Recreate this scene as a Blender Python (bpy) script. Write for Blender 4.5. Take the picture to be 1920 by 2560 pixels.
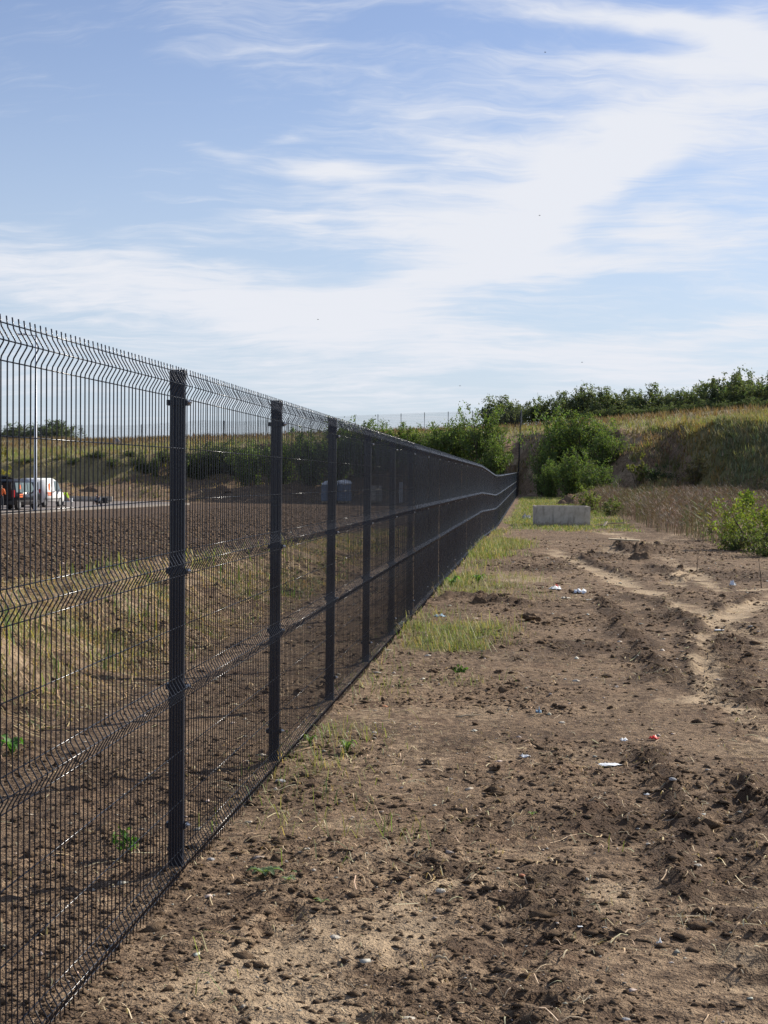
import bpy, bmesh, math, random
import numpy as np
from mathutils import Matrix, Vector
R = math.radians
sc = bpy.context.scene
col = sc.collection
for o in list(bpy.data.objects):
    bpy.data.objects.remove(o)

# ------------------------------------------------------------------ camera
F, CX, CY = 4000.0, 960.0, 1280.0          # focal length and centre in photograph pixels (1920 x 2560)
CAM_H = 1.65
YAW, PITCH, ROLL = R(5.34), R(-1.14), R(0.5)
cam_d = bpy.data.cameras.new('camera')
cam = bpy.data.objects.new('camera', cam_d)
col.objects.link(cam)
cam_d.sensor_fit = 'VERTICAL'
cam_d.sensor_height = 36.0
cam_d.sensor_width = 27.0
cam_d.lens = 36.0 * F / 2560.0
cam_d.clip_start = 0.05
cam_d.clip_end = 6000
CAM_M = (Matrix.Translation((0, 0, CAM_H)) @ Matrix.Rotation(YAW, 4, 'Z')
         @ Matrix.Rotation(R(90) + PITCH, 4, 'X') @ Matrix.Rotation(ROLL, 4, 'Z'))
cam.matrix_world = CAM_M
sc.camera = cam

# ------------------------------------------------------------------ sun and sky
SUN_AZ, SUN_EL = R(48), R(31)              # azimuth measured from +Y towards +X
sun_d = bpy.data.lights.new('sun', 'SUN')
sun = bpy.data.objects.new('sun', sun_d)
col.objects.link(sun)
sun_d.energy = 5.0
sun_d.angle = R(0.55)
sun_d.color = (1.0, 0.93, 0.82)
to_sun = Vector((math.sin(SUN_AZ) * math.cos(SUN_EL), math.cos(SUN_AZ) * math.cos(SUN_EL), math.sin(SUN_EL)))
sun.rotation_euler = (-to_sun).to_track_quat('-Z', 'Y').to_euler()

world = bpy.data.worlds.new('World')
sc.world = world
world.use_nodes = True
wt = world.node_tree
wt.nodes.clear()
SKY_STRENGTH = 0.08
world.cycles.sampling_method = 'MANUAL'
world.cycles.sample_map_resolution = 512


class NB:
    """tiny node builder"""
    def __init__(self, tree):
        self.t = tree

    def n(self, typ, **kw):
        nd = self.t.nodes.new(typ)
        for k, v in kw.items():
            setattr(nd, k, v)
        return nd

    def l(self, a, b):
        self.t.links.new(a, b)

    def _in(self, sock, v):
        if hasattr(v, 'is_output'):
            self.l(v, sock)
        elif v is not None:
            sock.default_value = v

    def m(self, op, a, b=None, c=None, clamp=False):
        nd = self.n('ShaderNodeMath', operation=op)
        nd.use_clamp = clamp
        self._in(nd.inputs[0], a)
        if b is not None:
            self._in(nd.inputs[1], b)
        if c is not None:
            self._in(nd.inputs[2], c)
        return nd.outputs[0]

    def mixc(self, f, a, b, blend='MIX'):
        nd = self.n('ShaderNodeMix', data_type='RGBA', blend_type=blend)
        self._in(nd.inputs[0], f)
        for i, v in ((6, a), (7, b)):
            if isinstance(v, tuple) and len(v) == 3:
                v = (*v, 1)
            self._in(nd.inputs[i], v)
        return nd.outputs[2]

    def noise(self, vec, scale, detail=4, rough=0.55, dist=0.0):
        nd = self.n('ShaderNodeTexNoise')
        if vec is not None:
            self.l(vec, nd.inputs['Vector'])
        nd.inputs['Scale'].default_value = scale
        nd.inputs['Detail'].default_value = detail
        nd.inputs['Roughness'].default_value = rough
        nd.inputs['Distortion'].default_value = dist
        return nd.outputs['Fac']

    def ramp(self, v, lo, hi, clamp=True):
        nd = self.n('ShaderNodeMapRange')
        nd.clamp = clamp
        nd.interpolation_type = 'SMOOTHSTEP'
        self._in(nd.inputs[0], v)
        nd.inputs[1].default_value = lo
        nd.inputs[2].default_value = hi
        return nd.outputs[0]

    def comb(self, x, y, z):
        nd = self.n('ShaderNodeCombineXYZ')
        for i, v in enumerate((x, y, z)):
            self._in(nd.inputs[i], v)
        return nd.outputs[0]


def sky_world():
    b = NB(wt)
    sky = b.n('ShaderNodeTexSky', sky_type='NISHITA')
    sky.sun_disc = False
    sky.sun_elevation = SUN_EL
    sky.sun_rotation = SUN_AZ
    sky.altitude = 150
    sky.air_density = 1.0
    sky.dust_density = 0.4
    sky.ozone_density = 3.0
    tc = b.n('ShaderNodeTexCoord')
    sep = b.n('ShaderNodeSeparateXYZ')
    b.l(tc.outputs['Generated'], sep.inputs[0])
    X, Y, Z = sep.outputs
    # degrees: azimuth to the right of the fence direction, elevation
    az = b.m('MULTIPLY', b.m('ARCTAN2', X, Y), 57.2958)
    el = b.m('MULTIPLY', b.m('ARCSINE', Z), 57.2958)
    # cirrus on a flat layer far above, so streaks flatten towards the horizon
    zz = b.m('ADD', b.m('MAXIMUM', Z, 0.0), 0.13)
    u = b.m('DIVIDE', X, zz)
    v = b.m('DIVIDE', Y, zz)
    P = b.comb(u, v, 0.0)
    wn = b.n('ShaderNodeTexNoise')
    b.l(P, wn.inputs['Vector'])
    wn.inputs['Scale'].default_value = 1.3
    wn.inputs['Detail'].default_value = 4
    wn.inputs['Roughness'].default_value = 0.6
    va = b.n('ShaderNodeVectorMath', operation='MULTIPLY_ADD')
    b.l(wn.outputs['Color'], va.inputs[0])
    va.inputs[1].default_value = (0.5, 0.5, 0)
    b.l(P, va.inputs[2])
    wsep = b.n('ShaderNodeSeparateColor')
    b.l(wn.outputs['Color'], wsep.inputs[0])
    mp = b.n('ShaderNodeMapping')
    b.l(va.outputs[0], mp.inputs['Vector'])
    mp.inputs['Rotation'].default_value = (0, 0, R(24))
    mp.inputs['Scale'].default_value = (0.75, 1.25, 1)
    streak = b.noise(mp.outputs[0], 1.7, 6, 0.62)
    mp2 = b.n('ShaderNodeMapping')
    b.l(va.outputs[0], mp2.inputs['Vector'])
    mp2.inputs['Rotation'].default_value = (0, 0, R(-38))
    mp2.inputs['Scale'].default_value = (0.7, 2.6, 1)
    fine = b.noise(mp2.outputs[0], 4.0, 5, 0.68)
    broad = b.noise(P, 0.55, 1, 0.5)
    # warped sky coordinates for the cloud masses
    azw = b.m('MULTIPLY_ADD', wsep.outputs[1], 8.0, b.m('SUBTRACT', az, 4.0))
    elw = b.m('MULTIPLY_ADD', wsep.outputs[2], 5.5, b.m('SUBTRACT', el, 2.75))

    def mass(acc, px, py, rx, ry, ang, amp):
        a0 = math.degrees(math.atan((px - CX) / F)) - 5.34
        e0 = math.degrees(math.atan((1193 - py) / F))
        rx = rx / F * 57.3
        ry = ry / F * 57.3
        c, s = math.cos(R(ang)), math.sin(R(ang))
        p = b.m('MULTIPLY_ADD', azw, c / rx, b.m('MULTIPLY_ADD', elw, s / rx, -(a0 * c + e0 * s) / rx))
        q = b.m('MULTIPLY_ADD', azw, -s / ry, b.m('MULTIPLY_ADD', elw, c / ry, (a0 * s - e0 * c) / ry))
        d2 = b.m('MULTIPLY_ADD', p, p, b.m('MULTIPLY', q, q))
        return b.m('MULTIPLY_ADD', b.m('POWER', 0.3679, d2), amp, acc)

    masses = [
        (150, 690, 650, 80, -8, 0.62), (700, 790, 700, 80, -9, 0.58), (300, 880, 700, 80, 0, 0.30),
        (1180, 560, 330, 95, 30, 0.85), (1470, 410, 330, 90, 38, 0.8), (960, 500, 280, 60, 10, 0.65),
        (1230, 690, 330, 100, 12, 0.55), (1220, 370, 240, 45, -18, 0.65),
        (1800, 320, 300, 130, 22, 0.7), (1640, 70, 420, 36, -8, 0.6), (1800, 130, 300, 45, -18, 0.65), (1500, 190, 300, 36, -4, 0.45),
        (1700, 620, 420, 60, 8, 0.75), (1780, 860, 420, 70, 10, 0.75), (1150, 900, 320, 40, 8, 0.5),
        (590, 380, 110, 26, -10, 0.5), (705, 325, 50, 20, 20, 0.55), (770, 455, 120, 28, 0, 0.55), (700, 560, 120, 26, 8, 0.5), (880, 420, 160, 30, 6, 0.4),
        (260, 150, 240, 50, -24, 0.14), (560, 110, 260, 40, 12, 0.10), (860, 160, 300, 50, -14, 0.12),
        (1640, 480, 170, 60, 20, -0.5), (1450, 720, 260, 40, 8, -0.3), (200, 450, 420, 110, -6, -0.4), (350, 220, 420, 140, -10, -0.3)]
    tot = 0.0
    for a in masses:
        tot = mass(tot, *a)
    base = b.m('MULTIPLY_ADD', b.m('SUBTRACT', broad, 0.5), 0.8, 0.16)
    raw = b.m('ADD', b.m('ADD', tot, base), b.m('ADD', b.m('MULTIPLY', b.m('SUBTRACT', streak, 0.5), 1.9), b.m('MULTIPLY', b.m('SUBTRACT', fine, 0.5), 1.9)))
    dens = b.m('MULTIPLY', b.ramp(raw, -0.05, 1.25), 0.97)
    # thin veil towards the horizon
    veil = b.m('MULTIPLY', b.ramp(b.m('MULTIPLY', el, -1.0), -17.0, 0.5), 0.8)
    tint = b.mixc(1.0, sky.outputs[0], (1.16, 1.06, 1.13), 'MULTIPLY')
    tint = b.mixc(0.14, tint, (4.4, 5.0, 6.3))
    skyc = b.mixc(veil, tint, (5.2, 6.15, 7.3))
    cloud = b.mixc(dens, skyc, (7.3, 7.5, 8.05))
    bg = b.n('ShaderNodeBackground')
    b.l(cloud, bg.inputs['Color'])
    bg.inputs['Strength'].default_value = SKY_STRENGTH
    out = b.n('ShaderNodeOutputWorld')
    b.l(bg.outputs[0], out.inputs[0])


sky_world()
vs = sc.view_settings
vs.view_transform = 'Standard'
vs.look = 'None'
vs.exposure = 0.5
vs.gamma = 1.0
vs.use_curve_mapping = False

# ------------------------------------------------------------------ numpy noise
rng = np.random.default_rng(7)
random.seed(7)


def hash2(ix, iy, seed):
    h = (ix.astype(np.int64) * 374761393 + iy.astype(np.int64) * 668265263 + seed * 974634777) & 0xffffffff
    h = ((h ^ (h >> 13)) * 1274126177) & 0xffffffff
    h = (h ^ (h >> 16)) & 0xffffff
    return h / float(0xffffff)


def vnoise(x, y, seed=0):
    x = np.asarray(x, float); y = np.asarray(y, float)
    x0 = np.floor(x); y0 = np.floor(y)
    fx = x - x0; fy = y - y0
    fx = fx * fx * fx * (fx * (fx * 6 - 15) + 10)
    fy = fy * fy * fy * (fy * (fy * 6 - 15) + 10)
    a = hash2(x0, y0, seed); b = hash2(x0 + 1, y0, seed)
    c = hash2(x0, y0 + 1, seed); d = hash2(x0 + 1, y0 + 1, seed)
    return (a * (1 - fx) + b * fx) * (1 - fy) + (c * (1 - fx) + d * fx) * fy - 0.5


def fbm(x, y, wl, octv, seed=0, gain=0.5):
    s = 0; a = 1.0
    x = np.asarray(x, float); y = np.asarray(y, float)
    for k in range(octv):
        c, sn = math.cos(k * 1.1 + seed), math.sin(k * 1.1 + seed)
        s = s + a * vnoise((x * c - y * sn) / wl, (x * sn + y * c) / wl, seed * 31 + k)
        a *= gain; wl *= 0.5
    return s


def sstep(a, b, x):
    t = np.clip((np.asarray(x, float) - a) / (b - a), 0, 1)
    return t * t * (3 - 2 * t)


# ------------------------------------------------------------------ pixels to rays
CI = np.array(CAM_M.to_3x3())


def ray(px, py):
    d = CI @ np.array([(px - CX) / F, -(py - CY) / F, -1.0])
    return d / np.linalg.norm(d)


def XY(px, depth, py=1193):
    """point at a forward distance, returns X, Y and the height that row py has there"""
    d = CI @ np.array([(px - CX) / F, -(py - CY) / F, -1.0])
    return d[0] * depth, d[1] * depth, CAM_H + d[2] * depth


# ------------------------------------------------------------------ terrain
FX = -1.42        # plane of the fence mesh
_bx = [-120, -60, -31, -15, -1.5, 3, 7.5, 12, 19, 60, 200]
_yb = [148, 150, 155, 152, 148, 134, 124, 118, 108, 100, 95]
_yl = [164, 166, 172, 170, 165, 152, 140, 135, 126, 118, 112]
_hl = [2.6, 2.9, 5.0, 6.0, 6.6, 6.4, 6.2, 6.2, 6.4, 7.0, 7.0]
_yc = [215, 213, 198, 192, 188, 178, 170, 162, 150, 142, 140]
_hc = [6.6, 6.8, 7.2, 7.6, 8.0, 8.1, 8.2, 8.3, 8.5, 9.2, 9.5]


def gline(Y):
    return np.interp(Y, [0, 2.0, 6.4, 44, 52, 60, 70, 145, 400], [-0.025, -0.025, 0, 0, -0.10, -0.20, -0.15, 0.41, 0.5])


def bank_t(X, Y):
    yb, yl, hl = np.interp(X, _bx, _yb), np.interp(X, _bx, _yl), np.interp(X, _bx, _hl)
    yc, hc = np.interp(X, _bx, _yc), np.interp(X, _bx, _hc)
    return (Y - yb) / (yl - yb), (Y - yl) / (yc - yl), hl, hc


def height_base(X, Y):
    X = np.asarray(X, float); Y = np.asarray(Y, float)
    wob = fbm(X, Y, 9.0, 3, 5)
    Yw = Y + 5.0 * wob * sstep(100, 130, Y)
    g = gline(Y)
    p = 0.61 - 1.31 * np.clip((Y - 15) / 75.0, 0, 1)
    wl = sstep(-3.05, -4.85, X + 0.35 * fbm(X, Y, 2.4, 3, 11))
    low = g * (1 - wl) + p * wl
    low = low + 0.05 * fbm(X, Y, 6, 2, 3) * sstep(1.0, 6.0, np.abs(X + 1.4))
    t, s, hl, hc = bank_t(X, Yw)
    k = np.clip(t, 0, 1)
    k = k * 0.65 + 0.35 * k * k * (3 - 2 * k)
    tc_ = np.clip(t, 0, 1)
    kl = 0.45 * np.clip(tc_ / 0.8, 0, 1) + 0.55 * sstep(0.78, 0.97, tc_)
    wL = sstep(-12, -22, X)
    k = k * (1 - wL) + kl * wL
    h = low * (1 - k) + hl * k
    rough = np.clip(t * 4, 0, 1) * np.clip((1.15 - t) * 5, 0, 1)
    h = h + rough * (0.9 * fbm(X, Y, 4.0, 4, 21) + 0.45 * np.abs(fbm(X, Y, 1.1, 3, 22)))
    # eroded gully in the right bank
    gx = X - (10.9 + 0.9 * np.clip(1 - t, 0, 1))
    h = h - 1.5 * np.exp(-(gx / 1.1) ** 2) * np.clip(t * 3, 0, 1) * np.clip((1.02 - t) * 3, 0, 1)
    s2 = np.clip(s, 0, 1)
    h = np.where(t > 1, h + (hc - hl) * s2, h)
    h = h - np.where(s > 1, 0.012 * (Yw - np.interp(X, _bx, _yc)), 0)
    return h


def hit(px, py):
    """where the sight line through a photograph pixel meets the ground"""
    d = ray(px, py)
    o0 = np.array([0, 0, CAM_H])
    for lo, hi, n in ((2.0, 400.0, 900),):
        t = np.geomspace(lo, hi, n)
        for _ in range(3):
            q = o0[None, :] + d[None, :] * t[:, None]
            below = q[:, 2] < height_base(q[:, 0], q[:, 1])
            k = int(np.argmax(below))
            if not below.any():
                return o0 + d * 300
            if k == 0:
                break
            t = np.linspace(t[k - 1], t[k], 12)
        return o0 + d * t[-1 if k == 0 else min(k, len(t) - 1)]


def poly(pts):
    return [tuple(hit(*p)[:2]) for p in pts]


def seg_dist(X, Y, pts):
    """distance to a polyline, and length along it"""
    best = np.full(X.shape, 1e9); along = np.zeros(X.shape); L = 0
    for (ax, ay), (bx, by) in zip(pts[:-1], pts[1:]):
        dx, dy = bx - ax, by - ay
        l = math.hypot(dx, dy) + 1e-9
        t = np.clip(((X - ax) * dx + (Y - ay) * dy) / (l * l), 0, 1)
        d = np.hypot(X - ax - t * dx, Y - ay - t * dy)
        m = d < best
        best = np.where(m, d, best)
        along = np.where(m, L + t * l, along)
        L += l
    return best, along


def r7(x, y):      # coordinates read off an enlargement of the right-hand track
    return (1280 + x * .3858, 1300 + y * .3858)


TRACKS = [  # polyline, half width
    (poly([r7(230, 190), r7(400, 270), r7(560, 330), r7(700, 390), r7(800, 440), r7(930, 490), r7(1150, 590), r7(1280, 660)]), 0.30),
    (poly([r7(600, 180), r7(740, 235), r7(860, 250), r7(1010, 250), r7(1180, 325), r7(1090, 380), r7(1040, 430)]), 0.28),
    (poly([r7(1670, 440), r7(1500, 462), r7(1380, 470), r7(1250, 400), r7(1180, 340)]), 0.22),
    (poly([r7(1700, 480), r7(1560, 560), r7(1420, 640), r7(1290, 710), r7(1210, 800), r7(1260, 940), r7(1270, 1080), r7(1250, 1190)]), 0.24),
    (poly([r7(860, 200), r7(960, 130), r7(1100, 90), r7(1200, 60)]), 0.35),
    (poly([r7(1420, 700), r7(1560, 770), r7(1700, 830)]), 0.20),
    (poly([r7(1280, 1060), r7(1100, 1050), r7(1010, 1030)]), 0.14),
    (poly([r7(1400, 1170), r7(1560, 1300), r7(1700, 1440)]), 0.16),
    (poly([(1500, 1330), (1600, 1352), (1720, 1350)]), 0.5),
]
TANS = [(1000, 2345, .22), (730, 2400, .30), (820, 2330, .16), (905, 2070, .18), (690, 2550, .22), (1190, 1795, .30), (1030, 1880, .35),
        (1260, 1880, .2), (1000, 1790, .4), (560, 2470, .25), (1130, 2250, .08), (980, 2110, .14), (1290, 1650, .35), (1700, 1760, .2), (1860, 1880, .3),
        (1500, 1900, .2), (1850, 2060, .10), (1900, 2260, .14), (1930, 2420, .12), (1560, 2260, .12), (1310, 1450, .5), (1240, 1440, .5), (860, 1900, .2)]
TANS = [(*hit(a, b_)[:2], r) for a, b_, r in TANS]
DARKS = [(1350, 1420, .6), (1440, 1410, .5), (1500, 1390, .6), (1720, 1430, .6), (1860, 1440, .7), (1620, 1500, .4), (1700, 1540, .4), (1850, 1610, .35),
         (1560, 1590, .18), (1590, 1650, .18), (1640, 1700, .18), (1880, 2040, .12), (1850, 2000, .12), (1800, 1720, .2), (1500, 2060, .2), (1100, 2200, .1), (1400, 2290, .2),
         (1360, 2520, .12), (1370, 2210, .1), (1700, 2080, .1), (1740, 2200, .1), (1300, 1650, .15), (1450, 1620, .3)]
DARKS = [(*hit(a, b_)[:2], r) for a, b_, r in DARKS]
RIDGES = [(poly([r7(1180, 700), r7(1130, 820), r7(1160, 960), r7(1180, 1100)]), 0.09), (poly([r7(1380, 760), r7(1330, 860), r7(1340, 980)]), 0.09), (poly([r7(1280, 640), r7(1400, 570), r7(1540, 500)]), 0.10), (poly([r7(450, 250), r7(620, 310), r7(780, 380)]), 0.12), (poly([r7(880, 300), r7(1000, 330), r7(1100, 400)]), 0.14),
          (poly([r7(600, 540), r7(690, 660), r7(760, 760), r7(850, 850), r7(930, 950), r7(1000, 1060)]), 0.12),
          (poly([r7(930, 550), r7(1060, 600), r7(1180, 690)]), 0.14),
          (poly([(1635, 1880), (1665, 1990), (1690, 2060), (1700, 2150), (1740, 2260)]), 0.07),
          (poly([(1105, 1500), (1160, 1492), (1230, 1502), (1295, 1515)]), 0.16),
          (poly([(1550, 1370), (1600, 1385), (1640, 1370)]), 0.35),
          (poly([(1870, 1950), (1900, 2030), (1925, 2070)]), 0.1)]
LUG = poly([r7(1480, 690), r7(1420, 850), r7(1400, 1000), r7(1480, 1150), r7(1590, 1290), (1880, 1900), (1870, 2080), (1890, 2300), (1910, 2560)])


def track_fields(X, Y):
    """bare pale soil, compaction and rut relief"""
    X = np.asarray(X, float); Y = np.asarray(Y, float)
    tan = np.zeros(X.shape); rel = np.zeros(X.shape); smooth = np.zeros(X.shape); dark = np.zeros(X.shape)
    jx = X + 0.16 * fbm(X, Y, 0.5, 3, 41); jy = Y + 0.35 * fbm(X, Y, 0.7, 3, 42)
    for pts, w in TRACKS:
        d, a = seg_dist(jx, jy, pts)
        m = np.exp(-(d / (0.8 * w)) ** 3)
        m = m * (0.75 + 0.6 * fbm(X, Y, 0.35, 3, 44)) * np.clip(1 - 1.6 * sstep(0.05, 0.4, fbm(X, Y, 0.8, 3, 45)), 0.6, 1)
        tan = np.maximum(tan, 1.0 * m); smooth = np.maximum(smooth, 0.6 * m)
        rel = rel - 0.07 * w * m + 0.05 * w * np.exp(-((d - 1.7 * w) / (0.5 * w)) ** 2)
    for x, y, r in TANS:
        d = np.hypot((jx - x), (jy - y) / 1.8) / r
        m = np.exp(-d ** 3)
        tan = np.maximum(tan, 0.45 * m); smooth = np.maximum(smooth, 0.7 * m)
    for x, y, r in DARKS:
        d = np.hypot((jx - x), (jy - y) / 2.0) / r
        dark = np.maximum(dark, np.exp(-d ** 3))
    for pts, w in RIDGES:
        d, a = seg_dist(jx, jy, pts)
        m = np.exp(-(d / w) ** 2)
        rel = rel + m * (0.18 * w + 0.8 * w * np.abs(fbm(X, Y, 0.2, 3, 47)))
        dark = np.maximum(dark, m)
    d, a = seg_dist(X, Y, LUG)
    m = np.exp(-(d / np.where(Y < 11, 0.17, 0.28)) ** 6) * (0.55 + 0.9 * np.clip(fbm(X, Y, 0.6, 2, 48) + 0.2, 0, 1))
    lug = np.sin(a * 2 * math.pi / 0.27 + 4 * d)
    m = m * np.where(Y < 12, 0.6, 1.0)
    tan = np.maximum(tan, 0.5 * m * (0.5 - 0.5 * lug))
    rel = rel + m * (0.030 * lug - 0.015)
    dark = np.maximum(dark, m * (0.45 + 0.4 * lug))
    return tan, rel, smooth, dark


def soil_detail(X, Y, fields=None):
    near = 1 - sstep(55, 90, Y)
    tan, rel, smooth, dark = fields if fields is not None else track_fields(X, Y)
    inner = sstep(-4.4, -5.2, X)
    clump = sstep(-0.05, 0.35, fbm(X, Y, 1.3, 3, 61))
    amp = (0.45 + 0.9 * clump + 0.9 * dark + 0.9 * inner) * (1 - 0.7 * smooth)
    b1 = np.abs(fbm(X, Y, 0.30, 3, 51, 0.6)) * 0.030
    b2 = np.abs(fbm(X, Y, 0.13, 2, 52)) * 0.036
    b3 = fbm(X, Y, 0.06, 2, 53) * 0.024
    broad = fbm(X, Y, 1.6, 3, 54) * 0.030
    bankz = sstep(-3.0, -3.4, X) * (1 - sstep(-4.7, -5.3, X))
    broad = broad + bankz * (0.16 * np.abs(fbm(X, Y, 0.9, 4, 58, 0.6)) - 0.03)
    holes = -0.05 * sstep(0.30, 0.42, vnoise(X / 0.23, Y / 0.23, 57)) * clump
    yy = (Y - (6.68 / math.cos(YAW) - 0.20) + 1.255) % 2.51 - 1.255
    rel = rel + 0.045 * np.exp(-((X - FX + 0.04) ** 2 + yy ** 2) / 0.016)
    fence = 1 - 0.8 * np.exp(-((X - FX) / 0.25) ** 2)
    return near * (fence * (broad + 0.78 * amp * (b1 + b2 + b3 + 0.6 * holes)) + rel)


def ground_h(X, Y):
    X = np.asarray(X, float); Y = np.asarray(Y, float)
    return height_base(X, Y) + soil_detail(X, Y)


def gz(x, y):
    return float(ground_h(np.array([x]), np.array([y]))[0])


def grass_cover(X, Y):
    """0..1 cover of living grass on the right-hand ground"""
    n = fbm(X, Y, 1.5, 3, 71) + 0.5 * fbm(X, Y, 0.4, 2, 72)
    c = np.zeros(np.shape(X))
    for px, py, rx, ry, a in ((1130, 1590, .60, 1.5, 1.2), (1090, 1580, .5, 1.2, .8), (1240, 1470, .9, 2.6, .75), (1180, 1460, .6, 2.6, .8), (1250, 1370, .7, 4.5, .9), (1200, 1390, .5, 4.0, .8),
                              (1220, 1300, .9, 5, .9), (1320, 1310, 1.0, 6, .7), (1160, 1700, .4, .5, .2),
                              (660, 2270, .25, .25, .35), (520, 2210, .2, .3, .3), (560, 2110, .3, .4, .3), (930, 2090, .3, .3, .3), (1530, 2150, .09, .12, .4)):
        q = GC.setdefault((px, py), hit(px, py))
        c = np.maximum(c, a * np.exp(-(((X - q[0]) / rx) ** 2 + ((Y - q[1]) / ry) ** 2) ** 1.5))
    far = sstep(57, 64, Y) * (1 - sstep(122, 140, Y)) * sstep(-1.3, -0.8, X) * (1 - sstep(3.0, 4.5, X - 0.004 * (Y - 60)))
    c = np.maximum(c, far)
    # grassy little bank behind the fence
    bk = sstep(-3.0, -3.5, X) * (1 - sstep(-4.4, -5.3, X)) * (1 - sstep(60, 90, Y))
    c = np.maximum(c, 0.26 * bk)
    c = np.maximum(c, 0.16 * np.exp(-((X - FX - 0.2) / 0.35) ** 2) * (Y < 60))
    return np.clip(c + 1.5 * n * np.minimum(1, 2.2 * c), 0, 1)


GC = {}


# ------------------------------------------------------------------ mesh helpers
def tag(o, label=None, cat=None, group=None, kind=None):
    if label: o['label'] = label
    if cat: o['category'] = cat
    if group: o['group'] = group
    if kind: o['kind'] = kind
    return o


def np_mesh(name, V, faces, mat, parent=None, cols=None, smooth=False, attrs=None):
    """faces: list of (array n x k)"""
    me = bpy.data.meshes.new(name)
    V = np.asarray(V, np.float32)
    me.vertices.add(len(V))
    me.vertices.foreach_set('co', V.ravel())
    if not isinstance(faces, list):
        faces = [faces]
    faces = [np.asarray(f, np.int32) for f in faces if len(f)]
    loops = np.concatenate([f.ravel() for f in faces])
    tot = np.concatenate([np.full(len(f), f.shape[1], np.int32) for f in faces])
    start = np.concatenate([[0], np.cumsum(tot)[:-1]]).astype(np.int32)
    me.loops.add(len(loops))
    me.loops.foreach_set('vertex_index', loops)
    me.polygons.add(len(tot))
    me.polygons.foreach_set('loop_start', start)
    me.polygons.foreach_set('loop_total', tot)
    me.update(calc_edges=True)
    if smooth:
        me.polygons.foreach_set('use_smooth', np.ones(len(tot), bool))
    if cols is not None:
        a = me.attributes.new('col', 'FLOAT_COLOR', 'POINT')
        c4 = np.ones((len(V), 4), np.float32)
        c4[:, :3] = cols
        a.data.foreach_set('color', c4.ravel())
    for k, v in (attrs or {}).items():
        a = me.attributes.new(k, 'FLOAT', 'POINT')
        a.data.foreach_set('value', np.asarray(v, np.float32).ravel())
    me.materials.append(mat)
    o = bpy.data.objects.new(name, me)
    col.objects.link(o)
    if parent:
        o.parent = parent
    return o


class MB:
    """collects simple solids, builds them as one mesh object"""
    def __init__(self):
        self.v = []; self.f = []

    def add(self, vs_, fs):
        n = len(self.v)
        self.v += [tuple(p) for p in vs_]
        self.f += [tuple(i + n for i in f) for f in fs]
        return self

    def box(self, x0, x1, y0, y1, z0, z1, M=None):
        p = [Vector(q) for q in ((x0, y0, z0), (x1, y0, z0), (x1, y1, z0), (x0, y1, z0), (x0, y0, z1), (x1, y0, z1), (x1, y1, z1), (x0, y1, z1))]
        if M is not None:
            p = [M @ q for q in p]
        return self.add(p, [(0, 3, 2, 1), (4, 5, 6, 7), (0, 1, 5, 4), (1, 2, 6, 5), (2, 3, 7, 6), (3, 0, 4, 7)])

    def tube(self, path, r, n=6, cap=True):
        path = [Vector(p) for p in path]
        rs = r if isinstance(r, (list, tuple)) else [r] * len(path)
        rings = []
        prev = None
        for i, p in enumerate(path):
            d = (path[min(i + 1, len(path) - 1)] - path[max(i - 1, 0)]).normalized()
            ref = Vector((0, 1, 0)) if abs(d.y) < 0.9 else Vector((1, 0, 0))
            if prev is not None:
                ref = prev
            a = (ref - d * ref.dot(d)).normalized()
            b = d.cross(a)
            prev = a
            rings.append([p + (a * math.cos(2 * math.pi * k / n) + b * math.sin(2 * math.pi * k / n)) * rs[i] for k in range(n)])
        vs_ = [q for ring in rings for q in ring]
        fs = []
        for i in range(len(path) - 1):
            for k in range(n):
                fs.append((i * n + k, i * n + (k + 1) % n, (i + 1) * n + (k + 1) % n, (i + 1) * n + k))
        if cap:
            fs.append(tuple(range(n - 1, -1, -1)))
            fs.append(tuple((len(path) - 1) * n + k for k in range(n)))
        return self.add(vs_, fs)

    def prism(self, pts2, fn, a, b):
        """extrude polygon pts2 between a and b, fn(u, v, w) -> xyz"""
        n = len(pts2)
        vs_ = [fn(u, v, a) for u, v in pts2] + [fn(u, v, b) for u, v in pts2]
        fs = [tuple(range(n - 1, -1, -1)), tuple(range(n, 2 * n))]
        fs += [(i, (i + 1) % n, n + (i + 1) % n, n + i) for i in range(n)]
        return self.add(vs_, fs)

    def build(self, name, mat, parent=None, bevel=0.0, smooth=False, segs=2):
        me = bpy.data.meshes.new(name)
        me.from_pydata(self.v, [], self.f)
        bm = bmesh.new()
        bm.from_mesh(me)
        bmesh.ops.recalc_face_normals(bm, faces=bm.faces)
        if bevel > 0:
            es = [e for e in bm.edges if e.is_manifold and e.calc_face_angle(0) > 0.35]
            bmesh.ops.bevel(bm, geom=es, offset=bevel, segments=segs, affect='EDGES', clamp_overlap=True)
        bm.to_mesh(me)
        bm.free()
        if smooth:
            me.polygons.foreach_set('use_smooth', np.ones(len(me.polygons), bool))
        me.materials.append(mat)
        o = bpy.data.objects.new(name, me)
        col.objects.link(o)
        if parent:
            o.parent = parent
        return o


def empty(name, loc=(0, 0, 0), rz=0.0, parent=None):
    o = bpy.data.objects.new(name, None)
    col.objects.link(o)
    o.location = loc
    o.rotation_euler = (0, 0, rz)
    o.empty_display_size = 0.1
    if parent:
        o.parent = parent
    return o


def copy_tree(o, parent=None):
    c = o.copy()
    col.objects.link(c)
    c.parent = parent
    for ch in [q for q in o.children]:
        copy_tree(ch, c)
    return c


def copy_obj(o, parent=None, loc=None, rz=None):
    c = o.copy()
    col.objects.link(c)
    c.parent = parent
    if loc is not None:
        c.location = loc
    if rz is not None:
        c.rotation_euler = (0, 0, rz)
    return c


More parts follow.
